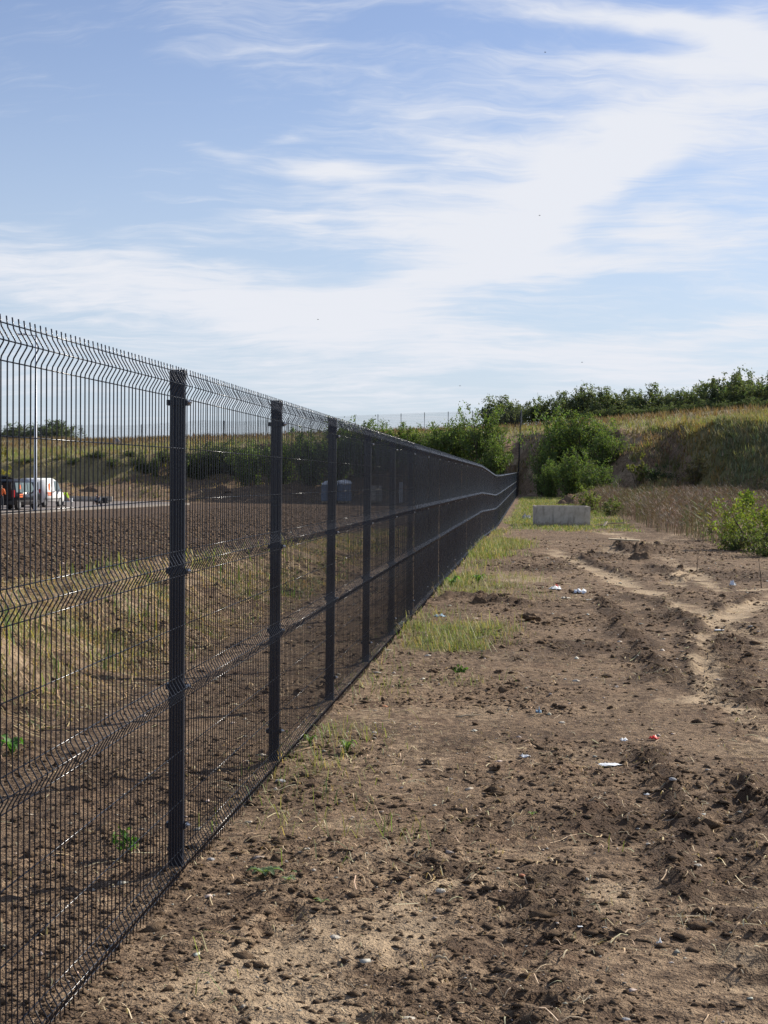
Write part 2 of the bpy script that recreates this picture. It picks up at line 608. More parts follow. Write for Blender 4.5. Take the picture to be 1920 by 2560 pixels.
# ------------------------------------------------------------------ materials
def new_mat(name):
    m = bpy.data.materials.new(name)
    m.use_nodes = True
    m.node_tree.nodes.clear()
    b = NB(m.node_tree)
    out = b.n('ShaderNodeOutputMaterial')
    return m, b, out


def principled(b, out, color, rough=0.6, metal=0.0, spec=0.5, normal=None):
    p = b.n('ShaderNodeBsdfPrincipled')
    if isinstance(color, tuple):
        color = (*color[:3], 1)
    b._in(p.inputs['Base Color'], color)
    b._in(p.inputs['Roughness'], rough)
    p.inputs['Metallic'].default_value = metal
    p.inputs['Specular IOR Level'].default_value = spec
    if normal is not None:
        b.l(normal, p.inputs['Normal'])
    b.l(p.outputs[0], out.inputs[0])
    return p


def bump(b, h, strength=0.5, dist=0.01):
    nd = b.n('ShaderNodeBump')
    nd.inputs['Strength'].default_value = strength
    nd.inputs['Distance'].default_value = dist
    b.l(h, nd.inputs['Height'])
    return nd.outputs[0]


def simple(name, color, rough=0.6, metal=0.0, var=0.25, scale=12.0, bumpd=0.0, spec=0.5):
    m, b, out = new_mat(name)
    tc = b.n('ShaderNodeTexCoord').outputs['Object']
    n = b.noise(tc, scale, 5, 0.6)
    lo = tuple(c * (1 - var) for c in color); hi = tuple(min(1, c * (1 + var)) for c in color)
    c = b.mixc(b.ramp(n, 0.25, 0.75), lo, hi)
    nm = bump(b, b.noise(tc, scale * 4, 5, 0.6), 0.6, bumpd) if bumpd > 0 else None
    r = b.m('MULTIPLY_ADD', n, 0.25, rough - 0.12)
    principled(b, out, c, r, metal, spec, nm)
    return m


def attr(b, name):
    nd = b.n('ShaderNodeAttribute')
    nd.attribute_name = name
    return nd


def leaf_mat(name, trans=0.4, rough=0.6):
    m, b, out = new_mat(name)
    c = attr(b, 'col').outputs['Color']
    d = b.n('ShaderNodeBsdfDiffuse')
    b.l(c, d.inputs['Color'])
    t = b.n('ShaderNodeBsdfTranslucent')
    c2 = b.mixc(1.0, c, (1.15, 1.2, 0.6), 'MULTIPLY')
    b.l(c2, t.inputs['Color'])
    mx = b.n('ShaderNodeMixShader')
    mx.inputs[0].default_value = trans
    b.l(d.outputs[0], mx.inputs[1]); b.l(t.outputs[0], mx.inputs[2])
    gl = b.n('ShaderNodeBsdfGlossy')
    gl.inputs['Roughness'].default_value = rough
    gl.inputs['Color'].default_value = (0.6, 0.6, 0.6, 1)
    mx2 = b.n('ShaderNodeMixShader')
    mx2.inputs[0].default_value = 0.05
    b.l(mx.outputs[0], mx2.inputs[1]); b.l(gl.outputs[0], mx2.inputs[2])
    b.l(mx2.outputs[0], out.inputs[0])
    return m


def soil_material():
    m, b, out = new_mat('soil')
    pos = b.n('ShaderNodeNewGeometry').outputs['Position']
    tan = attr(b, 'tan').outputs['Fac']
    grn = attr(b, 'green').outputs['Fac']
    yel = attr(b, 'yellow').outputs['Fac']
    drk = attr(b, 'dark').outputs['Fac']
    n1 = b.noise(pos, 0.55, 2, 0.6)
    n2 = b.noise(pos, 3.5, 3, 0.65)
    n3 = b.noise(pos, 17, 3, 0.7)
    n4 = b.noise(pos, 95, 2, 0.7)
    dark = (0.092, 0.060, 0.038)
    mid = (0.275, 0.190, 0.119)
    pale = (0.42, 0.315, 0.203)
    k = b.m('ADD', b.m('MULTIPLY', n2, 0.7), b.m('MULTIPLY', n1, 0.5))
    k = b.m('ADD', k, b.m('MULTIPLY', b.m('SUBTRACT', n3, 0.5), 1.3))
    k = b.m('ADD', k, b.m('MULTIPLY', b.m('SUBTRACT', n4, 0.5), 0.5))
    k = b.m('SUBTRACT', k, b.m('MULTIPLY', drk, 0.42))
    c = b.mixc(b.ramp(k, 0.36, 0.86), dark, mid)
    reddish = b.mixc(b.m('MULTIPLY', b.ramp(b.noise(pos, 1.7, 4, 0.6), 0.5, 0.7), 0.2), c, (0.22, 0.125, 0.075))
    tk = b.m('ADD', tan, b.m('ADD', b.m('MULTIPLY', b.m('SUBTRACT', n3, 0.5), 0.9), b.m('MULTIPLY', b.m('SUBTRACT', n2, 0.5), 0.8)))
    c = b.mixc(b.m('MULTIPLY', b.ramp(tk, 0.2, 0.95), 0.9), reddish, pale)
    # crumbs of dry bits
    vo = b.n('ShaderNodeTexVoronoi')
    b.l(pos, vo.inputs['Vector'])
    vo.inputs['Scale'].default_value = 38
    sp = b.m('MULTIPLY', b.ramp(b.m('MULTIPLY', vo.outputs['Distance'], -1.0), -0.16, -0.08), b.ramp(b.noise(pos, 6.1, 3, 0.5), 0.52, 0.62))
    c = b.mixc(b.m('MULTIPLY', sp, 0.55), c, (0.42, 0.33, 0.23))
    gn = b.mixc(b.ramp(n3, 0.3, 0.7), (0.085, 0.095, 0.036), (0.19, 0.19, 0.075))
    gk = b.m('ADD', grn, b.m('MULTIPLY', b.m('SUBTRACT', n3, 0.5), 1.0))
    c = b.mixc(b.m('MULTIPLY', b.ramp(gk, 0.35, 0.9), 0.75), c, gn)
    yn = b.mixc(b.ramp(n2, 0.3, 0.7), (0.20, 0.165, 0.08), (0.31, 0.265, 0.13))
    yk = b.m('ADD', yel, b.m('MULTIPLY', b.m('SUBTRACT', n2, 0.5), 0.8))
    c = b.mixc(b.m('MULTIPLY', b.ramp(yk, 0.3, 0.8), 0.85), c, yn)
    h = b.m('ADD', b.m('MULTIPLY', n3, 1.0), b.m('MULTIPLY', n4, 0.45))
    h = b.m('SUBTRACT', h, b.m('MULTIPLY', b.m('MULTIPLY', tan, h), 0.5))
    nm = bump(b, h, 1.0, 0.045)
    principled(b, out, c, 0.95, 0, 0.15, nm)
    return m


M = {}
M['soil'] = soil_material()


def clod_material():
    m, b, out = new_mat('clod')
    pos = b.n('ShaderNodeNewGeometry').outputs['Position']
    n = b.noise(pos, 30, 5, 0.7)
    n2 = b.noise(pos, 2.0, 3, 0.6)
    c = b.mixc(b.ramp(n, 0.3, 0.75), (0.095, 0.063, 0.041), (0.26, 0.180, 0.114))
    c = b.mixc(b.m('MULTIPLY', b.ramp(n2, 0.5, 0.7), 0.5), c, (0.25, 0.18, 0.12))
    principled(b, out, c, 0.95, 0, 0.1, bump(b, b.noise(pos, 90, 5, 0.75), 1.0, 0.02))
    return m


M['clod'] = clod_material()
M['leaf'] = leaf_mat('foliage', 0.5)
M['grass'] = leaf_mat('grass_blades', 0.35)
M['straw'] = leaf_mat('dry_straw', 0.15)
M['bark'] = simple('bark', (0.075, 0.058, 0.042), 0.9, 0, 0.4, 9, 0.01)


def coated(name, c, rough, spec=0.5):
    m, b, out = new_mat(name)
    tc = b.n('ShaderNodeTexCoord').outputs['Object']
    n = b.noise(tc, 7, 6, 0.65)
    dust = b.ramp(b.noise(tc, 2.3, 5, 0.7), 0.5, 0.85)
    cc = b.mixc(b.m('MULTIPLY', dust, 0.06), c, (0.09, 0.085, 0.08))
    principled(b, out, cc, b.m('MULTIPLY_ADD', n, 0.25, rough - 0.12), 0.0, spec, bump(b, b.noise(tc, 260, 3, 0.5), 0.12, 0.0006))
    return m


M['fence'] = coated('anthracite_coating', (0.005, 0.009, 0.019), 0.26, 0.6)
M['post'] = coated('anthracite_post', (0.006, 0.010, 0.021), 0.45, 0.35)
M['cap'] = coated('black_plastic', (0.018, 0.019, 0.022), 0.5)
M['bolt'] = simple('galvanised', (0.62, 0.63, 0.64), 0.28, 0.9, 0.1, 40)
M['lamp_steel'] = simple('galvanised_pole', (0.52, 0.55, 0.60), 0.5, 0.2, 0.12, 3)


def concrete(name, c1, c2, scale=3.0):
    m, b, out = new_mat(name)
    tc = b.n('ShaderNodeTexCoord').outputs['Object']
    n = b.noise(tc, scale, 6, 0.65, 0.3)
    mp = b.n('ShaderNodeMapping')
    b.l(tc, mp.inputs['Vector'])
    mp.inputs['Scale'].default_value = (1, 1, 0.25)
    drips = b.noise(mp.outputs[0], 7, 4, 0.6)
    c = b.mixc(b.ramp(n, 0.3, 0.7), c1, c2)
    c = b.mixc(b.m('MULTIPLY', b.ramp(drips, 0.5, 0.68), 0.6), c, tuple(x * 0.55 for x in c1))
    zs = b.n('ShaderNodeSeparateXYZ')
    b.l(tc, zs.inputs[0])
    splash = b.ramp(b.m('MULTIPLY_ADD', b.noise(tc, 9, 4, 0.7), 0.5, b.m('MULTIPLY', zs.outputs[2], -1.0)), -0.02, 0.16)
    c = b.mixc(b.m('MULTIPLY', splash, 0.6), c, (0.17, 0.12, 0.08))
    pit = b.noise(tc, 55, 3, 0.6)
    principled(b, out, c, 0.88, 0, 0.25, bump(b, b.m('ADD', pit, b.m('MULTIPLY', n, 2.0)), 0.5, 0.01))
    return m


M['concrete'] = concrete('concrete', (0.40, 0.35, 0.285), (0.56, 0.50, 0.42))
M['paving'] = concrete('paving', (0.22, 0.225, 0.24), (0.29, 0.295, 0.31), 0.5)
M['kerb'] = concrete('kerb_concrete', (0.32, 0.32, 0.32), (0.42, 0.42, 0.41), 1.0)

# ------------------------------------------------------------------ the ground, one sheet
def axis_pts(dense0, dense1, step, ratio, lo, hi):
    a = list(np.arange(dense0, dense1 + 1e-6, step))
    s = step
    x = a[-1]
    while x < hi:
        s *= ratio; x += s; a.append(x)
    s = step
    x = a[0]; pre = []
    while x > lo:
        s *= ratio; x -= s; pre.append(x)
    return np.array(pre[::-1] + a)


gx = axis_pts(-5.2, 5.6, 0.028, 1.05, -900, 900)
ys = [-80, -40, -20, -10, -5, -2, 0, 1, 1.8, 2.5]
y = 3.0
while y < 235:
    ys.append(y); y += max(0.02, 0.0056 * y)
while y < 2500:
    ys.append(y); y *= 1.12
gy = np.array(ys)
GX, GY = np.meshgrid(gx, gy)
fl = track_fields(GX, GY)
gtan, grel, gsm, gdark = fl
Hh = height_base(GX, GY) + soil_detail(GX, GY, fl)
t_, s_, _, _ = bank_t(GX, GY + 5.0 * fbm(GX, GY, 9.0, 3, 5) * sstep(100, 130, GY))
nz = fbm(GX, GY, 5.0, 4, 81)
yellow = np.where(t_ > 0.98, 1.0, 0.0) * np.where(GX < -20, 0.75, 1.0)
yellow = np.maximum(yellow, sstep(0.75, 0.95, t_ + 0.5 * nz) * (GX < -30))
yellow = np.maximum(yellow, np.exp(-((GX - 12.9) / 1.0) ** 2) * (t_ > 0.1) * (t_ < 1) * 0.8)
green = grass_cover(GX, GY)
slope_green = sstep(0.05, 0.25, t_) * sstep(11.8, 13.2, GX + 1.2 * nz) * (t_ < 1.0)
green = np.maximum(green, slope_green * 0.9)
gdark = np.maximum(gdark, sstep(-4.6, -5.6, GX) * (GY < 150) * 0.7)
gtan = gtan + 0.28 * sstep(0.05, 0.3, fbm(GX, GY, 2.2, 4, 91)) * (GX > -3) * (GY < 70)
gtan = np.maximum(gtan, (0.35 + 0.8 * fbm(GX, GY, 1.5, 3, 83)) * (GX > -3) * (t_ > -0.1) * (t_ < 1) * (GX < 11))
gtan = np.maximum(gtan, (0.32 + 0.7 * fbm(GX, GY, 0.7, 3, 79)) * sstep(-3.1, -3.6, GX) * (1 - sstep(-4.6, -5.2, GX)) * (GY < 90))
gtan = np.maximum(gtan, 0.22 * (GX < -18) * (t_ > -0.3) * (t_ < 0.7))
idx = np.arange(GX.size).reshape(GX.shape)
quads = np.stack([idx[:-1, :-1], idx[:-1, 1:], idx[1:, 1:], idx[1:, :-1]], -1).reshape(-1, 4)
ground = np_mesh('ground', np.stack([GX, GY, Hh], -1).reshape(-1, 3), quads, M['soil'], smooth=True,
                 attrs={'tan': gtan, 'green': green, 'yellow': yellow, 'dark': gdark})
tag(ground, 'bare brown soil with tyre tracks, tufts of grass and a grassy embankment behind', kind='structure')
del GX, GY, Hh
# ------------------------------------------------------------------ the mesh fence
PITCH_F = 2.51
Y1 = 6.68 / math.cos(YAW) - 0.20            # first post in the picture
FOLDS = (2.026, 1.307, 0.798, 0.080)
SINGLE = (1.772, 1.565, 1.050, 0.539, 0.332)
WR = 0.0022
FD = 0.0225


def wire_path(detail=True):
    p = [(0.0, 0.004)]
    for c in sorted(FOLDS):
        if detail:
            p += [(0.0, c - 0.048), (0.0015, c - 0.040), (FD - 0.002, c - 0.007), (FD, c), (FD - 0.002, c + 0.007), (0.0015, c + 0.040), (0.0, c + 0.048)]
        else:
            p += [(0.0, c - 0.041), (FD, c - 0.003), (FD, c + 0.003), (0.0, c + 0.041)]
    p += [(-0.003, 2.098)]
    return [(x, 0.0, z) for x, z in p]


def wire_levels():
    out = [(0.0, z) for z in SINGLE]
    for c in FOLDS:
        out += [(0.0, c - 0.051), (FD, c), (0.0, c + 0.051)]
    return out


fence = empty('mesh_fence', (FX, Y1, 0))
tag(fence, 'long anthracite welded mesh fence on dark posts running into the distance', 'fence')
v_wire = MB().tube(wire_path(), WR, 6).build('vertical_wire', M['fence'], None, 0, True)
h_wires = {}
hb = MB().tube([(0, 0.012, 0), (0, PITCH_F - 0.012, 0)], 0.0020, 6).build('horizontal_wire', M['fence'], None, 0, True)
pm = MB()
for i in range(50):
    q = [(x, 0.03 + 0.05 * i, z) for x, _, z in wire_path(True)]
    pm.tube(q, WR, 5, False)
for x, z in wire_levels():
    pm.tube([(x - 0.0038, 0.012, z), (x - 0.0038, PITCH_F - 0.012, z)], 0.0020, 4, False)
far_panel = pm.build('mesh_panel', M['fence'], None, 0, True)

# one post with its cap, clamps and bolts
PW, PD = 0.060, 0.040                       # depth across the fence, width along it
prof = []
for k in range(7):                           # ribbed broad face
    x = -PW / 2 + PW * k / 6
    prof += [(x, -PD / 2 - (0.0 if k % 2 else 0.0012))]
prof = [(-PW / 2, -PD / 2 + 0.003)] + [(-PW / 2 + 0.003 + (PW - 0.006) * k / 12, -PD / 2 + (0.0014 if k % 3 == 1 and 0 < k < 12 else 0.0)) for k in range(13)] + [(PW / 2, -PD / 2 + 0.003)]
prof += [(PW / 2, PD / 2 - 0.003), (PW / 2 - 0.003, PD / 2), (-PW / 2 + 0.003, PD / 2), (-PW / 2, PD / 2 - 0.003)]
post0 = MB().prism(prof, lambda u, v, w: (u, v, w), -0.35, 2.085).build('post', M['post'])
cap0 = MB().box(-PW / 2 - 0.002, PW / 2 + 0.002, -PD / 2 - 0.002, PD / 2 + 0.002, 2.062, 2.098).build('post_cap', M['cap'], None, 0.004)


def clamp_mb():
    m = MB()
    x0, x1, y0, y1 = -PW / 2, PW / 2, -PD / 2, PD / 2
    t, z0, z1 = 0.004, -0.011, 0.011
    m.box(x0 - t, x1 + 0.012, y0 - t, y0 - 0.0005, z0, z1)
    m.box(x0 - t, x1 + 0.012, y1 + 0.0005, y1 + t, z0, z1)
    m.box(x0 - 0.013, x0 - 0.0005, y0 - 0.002, y1 + 0.002, z0, z1 + 0.001)
    m.box(x1 + 0.010, x1 + 0.016, y0 - 0.012, y1 + 0.012, z0 + 0.001, z1 - 0.001)
    return m


clamp0 = clamp_mb().build('clamp', M['post'], None, 0.0012)
bolt0 = MB().tube([(PW / 2 + 0.014, -0.005, 0), (PW / 2 + 0.0245, -0.005, 0)], 0.0085, 8).tube([(PW / 2 + 0.0245, -0.005, 0), (PW / 2 + 0.030, -0.005, 0)], 0.005, 8).build('bolt', M['bolt'])
CLZ = (1.962, 1.266, 0.787, 0.212)
protos = [v_wire, hb, far_panel, post0, cap0, clamp0, bolt0]


def fence_ground(Y):
    return float(gline(Y)) if Y < 146 else float(height_base(np.array([FX]), np.array([Y]))[0])


N_PANELS = 71
for i in range(-1, N_PANELS + 1):
    yl = i * PITCH_F
    Yw = Y1 + yl
    z = fence_ground(Yw)
    z2 = fence_ground(Yw + PITCH_F)
    jx, jy = (random.uniform(-1, 1) * 0.0025 for _ in range(2))
    p = copy_obj(post0, fence, (-PW / 2 - 0.013, yl, z))
    p.rotation_euler = (jy, jx, random.uniform(-0.02, 0.02))
    if i <= 24:
        copy_obj(cap0, p, (0, 0, 0))
    if i <= 18:
        for c in CLZ:
            copy_obj(clamp0, p, (0, 0, c))
            copy_obj(bolt0, p, (0, 0, c + 0.002))
    if i == N_PANELS:
        break
    ang = math.atan2(z2 - z, PITCH_F)
    steep = abs(ang) > 0.12
    near_p = i <= 4
    if near_p:
        pe = empty('mesh_panel', (0, yl, z), 0, fence)
        pe.rotation_euler = (ang, 0, 0)
        for k in range(50):
            yy = 0.03 + 0.05 * k
            if i == -1 and yy < 0.2:
                pass
            w = copy_obj(v_wire, pe, (random.uniform(-1, 1) * 0.0006, yy + random.uniform(-1, 1) * 0.0007, 0))
            w.rotation_euler = (random.uniform(-1, 1) * 0.0008, random.uniform(-1, 1) * 0.0006, random.uniform(-1, 1) * 0.04)
        for x, zz in wire_levels():
            copy_obj(hb, pe, (x - 0.0038, 0, zz))
    else:
        pe = copy_obj(far_panel, fence, (random.uniform(-1, 1) * 0.004, yl, z))
        if steep:
            # on the slope the panels step up with upright wires
            pe.location.z = z + 0.1
        else:
            pe.rotation_euler = (ang, random.uniform(-1, 1) * 0.003, random.uniform(-1, 1) * 0.002)
for o in protos:
    bpy.data.objects.remove(o)

# fence that follows the hilltop to the left
XC, YC = FX - 0.04, Y1 + N_PANELS * PITCH_F
top_pts = [(XC - 0.3, YC + 1.5)]
hx, hy, _ = XY(20, 218)
n_top = 27
hf = empty('hilltop_fence', (XC, YC, 0))
tag(hf, 'distant thin mesh fence along the hilltop against the sky', 'fence')
hp0 = MB().tube([(0, 0, -0.3), (0, 0, 2.15)], 0.035, 6).build('post', M['post'], hf)
grid = MB()
for zz in np.arange(0.1, 2.1, 0.2):
    grid.tube([(0, 0, zz), (1, 0, zz)], 0.004, 3, False)
for k in range(26):
    grid.tube([(k / 25.0, 0, 0.05), (k / 25.0, 0, 2.12)], 0.0035, 3, False)
hg0 = grid.build('mesh_panel', M['fence'], hf)
prev = None
for k in range(n_top):
    f = k / (n_top - 1)
    x = XC + (hx * 1.08 - XC) * f
    yv = YC + (hy * 1.0 - YC) * f ** 0.8
    z = float(height_base(np.array([x]), np.array([yv]))[0])
    cur = (x - XC, yv - YC, z)
    p = hp0 if k == 0 else copy_obj(hp0, hf)
    p.location = cur
    if prev is not None:
        g = hg0 if k == 1 else copy_obj(hg0, hf)
        dx, dy, dz = (cur[j] - prev[j] for j in range(3))
        L = math.hypot(dx, dy)
        g.location = prev
        g.rotation_euler = (0, -math.atan2(dz, L), math.atan2(dy, dx))
        g.scale = (L, 1, 1)
    prev = cur


# ------------------------------------------------------------------ foliage builders
def leaf_cloud(P, N, size, cols, aspect=0.5, rg=rng):
    """diamond leaves at P with random orientation biased by N; returns verts, quads, colours"""
    n = len(P)
    a = rg.normal(size=(n, 3)); a /= np.linalg.norm(a, axis=1)[:, None]
    if N is not None:
        a = a * 0.75 + N * 0.6
        a /= np.linalg.norm(a, axis=1)[:, None]
    b = np.cross(a, rg.normal(size=(n, 3))); b /= np.linalg.norm(b, axis=1)[:, None]
    sz = (size * rg.uniform(0.6, 1.4, n))[:, None]
    V = np.stack([P - a * sz * 0.5, P + b * sz * aspect * 0.5, P + a * sz * 0.5, P - b * sz * aspect * 0.5], 1).reshape(-1, 3)
    Q = np.arange(4 * n).reshape(n, 4)
    return V, Q, np.repeat(cols, 4, 0)


def greens(n, base, var=0.35, hue=0.25, rg=rng):
    base = np.array(base)[None, :]
    c = base * (1 + rg.uniform(-var, var, (n, 1)))
    c = c * (1 + rg.uniform(-hue, hue, (n, 3)) * np.array([1.0, 0.3, 0.6]))
    return np.clip(c, 0.004, 0.9)


def make_crown(h, w, n_br, n_leaf, size, base, seed, droop=0.0, base_frac=0.12, spire=0.3, tips=1.0):
    """shrub or small tree: limbs and leafy shoots; returns limb MB and leaf arrays"""
    rg = np.random.default_rng(seed)
    limbs = MB()
    centers = []; dirs = []; rads = []
    for k in range(n_br):
        az = rg.uniform(0, 2 * math.pi)
        out = rg.uniform(0.15, 1.0) ** 0.7 * w * 0.5
        top = h * (1 - 0.55 * (out / (w * 0.5)) ** 2 * (1 - spire)) * rg.uniform(0.72, 1.0)
        b0 = np.array([math.cos(az), math.sin(az), 0]) * w * 0.05
        tip = np.array([math.cos(az) * out, math.sin(az) * out, top])
        mid = np.array([math.cos(az) * out * 0.55, math.sin(az) * out * 0.55, top * 0.5])
        path = []
        for t in np.linspace(0, 1, 5):
            q = (1 - t) ** 2 * b0 + 2 * t * (1 - t) * mid + t * t * tip
            path.append(q + rg.normal(size=3) * 0.02 * h * t)
        r0 = 0.016 * h * rg.uniform(0.5, 1)
        limbs.tube([tuple(p) for p in path], [r0, r0 * .8, r0 * .6, r0 * .38, r0 * .12], 5, False)
        ns = max(3, int(n_leaf / n_br / 45))
        for j in range(ns):
            t = rg.uniform(base_frac, 1.0) ** 0.7
            q = (1 - t) ** 2 * b0 + 2 * t * (1 - t) * mid + t * t * tip
            off = rg.normal(size=3) * w * 0.10
            off[2] *= 0.6
            centers.append(q + off * (0.4 + t))
            d = tip - b0
            d = d / np.linalg.norm(d) * 0.7 + rg.normal(size=3) * 0.5
            dirs.append(d / np.linalg.norm(d))
            rads.append(w * rg.uniform(0.05, 0.11))
    centers = np.array(centers); dirs = np.array(dirs); rads = np.array(rads)
    per = max(8, int(n_leaf / len(centers)))
    ci = np.repeat(np.arange(len(centers)), per)
    n = len(ci)
    along = rg.uniform(-1.2, 1.8, n) * rads[ci] * tips
    P = centers[ci] + dirs[ci] * along[:, None] + rg.normal(size=(n, 3)) * rads[ci][:, None] * 0.42
    P[:, 2] -= droop * rg.uniform(0, 1, n) * rads[ci]
    keep = P[:, 2] > 0.05
    P = P[keep]; ci = ci[keep]
    shade = rg.uniform(0.7, 1.35, len(centers))[ci][:, None]
    cols = greens(len(P), base, 0.3, 0.2, rg) * shade
    return limbs, leaf_cloud(P, None, size, cols, 0.5, rg)


def plant_thing(name, h, w, n_br, n_leaf, size, base, seed, part='crown', **kw):
    limbs, (V, Q, C) = make_crown(h, w, n_br, n_leaf, size, base, seed, **kw)
    root = empty(name)
    limbs.build('trunk', M['bark'], root)
    np_mesh(part, V, Q, M['leaf'], root, cols=C)
    return root


def place(root, x, y, z, s, rz, label, cat, group, first):
    o = root if first else copy_tree(root)
    o.location = (x, y, z)
    o.rotation_euler = (0, 0, rz)
    o.scale = (s[0], s[0], s[1]) if isinstance(s, tuple) else (s, s, s)
    tag(o, label, cat, group)
    return o


# robinia thickets either side of the fence end
GREEN = (0.105, 0.150, 0.042)
rob = [plant_thing('robinia_bush', 6.0, 5.2, 22, 8500, 0.22, GREEN, 100 + k, droop=0.4, base_frac=0.02, spire=0.25) for k in range(4)]
used = set()


def put_rob(px, depth, top_py, wpx, label, group, k, sink=0.2):
    x, yv, ztop = XY(px, depth, top_py)
    z = float(height_base(np.array([x]), np.array([yv]))[0]) - sink
    h = max(1.2, ztop - z)
    wd = wpx * depth / F
    place(rob[k], x, yv, z, (wd / 5.2, h / 5.7), random.uniform(0, 6.28), label, 'bush', group, k not in used)
    used.add(k)


for j, (px, dep, top, w, lab) in enumerate([
        (1208, 153, 1022, 118, 'tallest green robinia bush just left of the far fence end'),
        (1150, 156, 1032, 110, 'dense green robinia bush next left of the tallest one'),
        (1237, 150, 1085, 80, 'low leafy robinia bush at the foot of the bare slope, left of fence end'),
        (1090, 158, 1060, 100, 'rounded robinia bush below the hilltop fence, third from the fence end'),
        (1030, 160, 1062, 100, 'mid green robinia bush below the hilltop fence, fourth from the fence end'),
        (965, 161, 1052, 110, 'bright green robinia bush with feathery shoots above the fence top'),
        (905, 162, 1046, 100, 'pale green robinia bush rising just above the dark fence rail'),
        (845, 163, 1050, 110, 'robinia bush seen through the mesh behind the third post'),
        (775, 164, 1075, 110, 'dark robinia bush seen through the mesh between second and third posts'),
        (700, 165, 1090, 110, 'dark robinia bush seen through the mesh behind the second post'),
        (625, 166, 1100, 100, 'low bush on the bank seen through the mesh left of the second post')]):
    put_rob(px, dep, top, w * 1.12, lab, 'robinia bushes left of the fence end', j % 4)
for j, (px, dep, top, w, lab) in enumerate([
        (1400, 142, 1014, 130, 'tall dark green robinia bush right of the fence end'),
        (1462, 138, 1024, 130, 'broad robinia bush in the middle of the right thicket'),
        (1508, 134, 1068, 90, 'rightmost robinia bush beside the eroded brown slope'),
        (1362, 138, 1096, 70, 'dark narrow robinia bush at the left edge of the right thicket'),
        (1432, 128, 1118, 90, 'light green robinia sapling in front of the right thicket'),
        (1378, 130, 1150, 60, 'low dark bush at the left foot of the right thicket'),
        (1490, 126, 1150, 80, 'low green bush at the right foot of the right thicket')]):
    put_rob(px, dep, top, w * 1.12, lab, 'robinia bushes right of the fence end', (j + 1) % 4)

# tree line along the hilltop
DG = (0.105, 0.130, 0.062)
tl = [plant_thing('hedge_tree', 4.2, 4.2, 14, 5200, 0.23, DG, 200 + k, base_frac=(0.35, 0.18, 0.05, 0.28)[k], spire=(0.5, 0.3, 0.2, 0.6)[k]) for k in range(4)]
usedt = set()
tops = [(1250, 1003), (1262, 1000), (1290, 1012), (1325, 1015), (1360, 1003), (1395, 990), (1430, 992), (1460, 985), (1490, 975), (1515, 978), (1545, 984), (1575, 986), (1605, 985),
        (1636, 970), (1665, 985), (1690, 988), (1715, 978), (1745, 972), (1770, 976), (1800, 962), (1826, 941), (1848, 948), (1872, 962), (1898, 964), (1925, 950), (1955, 955), (1990, 960)]
for j, (px, top) in enumerate(tops):
    dep = np.interp(px, [1240, 1500, 1700, 1920], [200, 178, 168, 158]) + (j % 3) * 2.5
    x, yv, zt = XY(px, dep, top)
    z = float(height_base(np.array([x]), np.array([yv]))[0]) - 0.2
    h = max(1.6, zt - z)
    k = j % 4
    if px in (1826, 1848):
        lab = 'taller rounded tree standing above the hilltop hedge at the right' if px == 1826 else 'pale sided tree just right of the tallest hilltop tree'
        grp = None
    elif px in (1250, 1262):
        lab = 'small spreading tree alone on the hilltop above the left thicket' if px == 1250 else 'small tree trunk close behind the lone hilltop tree'
        grp = None
    else:
        lab, grp = 'dark green tree in the continuous hilltop hedge on the right', 'trees of the hilltop hedge'
    place(tl[k], x, yv, z, (random.uniform(0.9, 1.15) * max(0.75, min(1.15, h / 4)), h / 3.9), random.uniform(0, 6.28), lab, 'tree', grp, k not in usedt)
    usedt.add(k)
for j, px in enumerate((600, 560, 528, 490, 455, 412, 386, 352, 322, 285, 250, 232, 180, 150, 102, 60, 20)):
    x, yv, zt = XY(px, 171 + (j % 3), float(np.interp(px, [0, 200, 430, 600], [1152, 1146, 1130, 1106])) + 7 * math.sin(px))
    z = float(height_base(np.array([x]), np.array([yv]))[0]) - 0.4
    place(tl[(2, 1, 3)[j % 3]], x, yv, z, ((0.75 if px > 450 else 0.5) * random.uniform(0.7, 1.2), max(0.7, zt - z) / 3.9), random.uniform(0, 6.28), 'low dark shrub on the lip of the left bank, seen through the mesh', 'shrub', 'shrubs on the lip of the left bank', False)
# thin understorey shrubs closing the hedge foot
for j in range(22):
    px = 1470 + j * 22
    dep = np.interp(px, [1240, 1500, 1700, 1920], [196, 173, 163, 153])
    x, yv, _ = XY(px, dep)
    z = float(height_base(np.array([x]), np.array([yv]))[0]) - 0.2
    place(tl[2], x, yv, z, (0.62, random.uniform(0.33, 0.48)), random.uniform(0, 6.28), 'low dark shrub at the foot of the hilltop hedge', 'shrub', 'shrubs at the foot of the hedge', False)
for px, top, w, lab in ((60, 1064, 80, 'dark tree with open crown on the far left skyline'), (120, 1057, 100, 'round dark tree on the far left skyline behind the lamp post'), (160, 1060, 70, 'dark tree at the right end of the far left clump'), (15, 1075, 60, 'low dark tree at the very left of the skyline')):
    dep = 236
    x, yv, zt = XY(px, dep, top)
    z = float(height_base(np.array([x]), np.array([yv]))[0]) - 0.3
    place(tl[1 if px != 60 else 0], x, yv, z, (w * dep / F / 4.2 * 1.15, max(1.8, zt - z) / 3.9), random.uniform(0, 6), lab, 'tree', None, False)
x, yv, zt = XY(2, 120, 1098)
z = float(height_base(np.array([x]), np.array([yv]))[0])
yt = plant_thing('yellow_bush', 3.4, 2.6, 10, 2600, 0.16, (0.22, 0.20, 0.03), 300)
place(yt, x - 0.7, yv, z - 0.2, (0.9, max(1.2, zt - z) / 3.3), 1.0, 'yellow green bush cut by the left edge of the picture', 'bush', None, True)


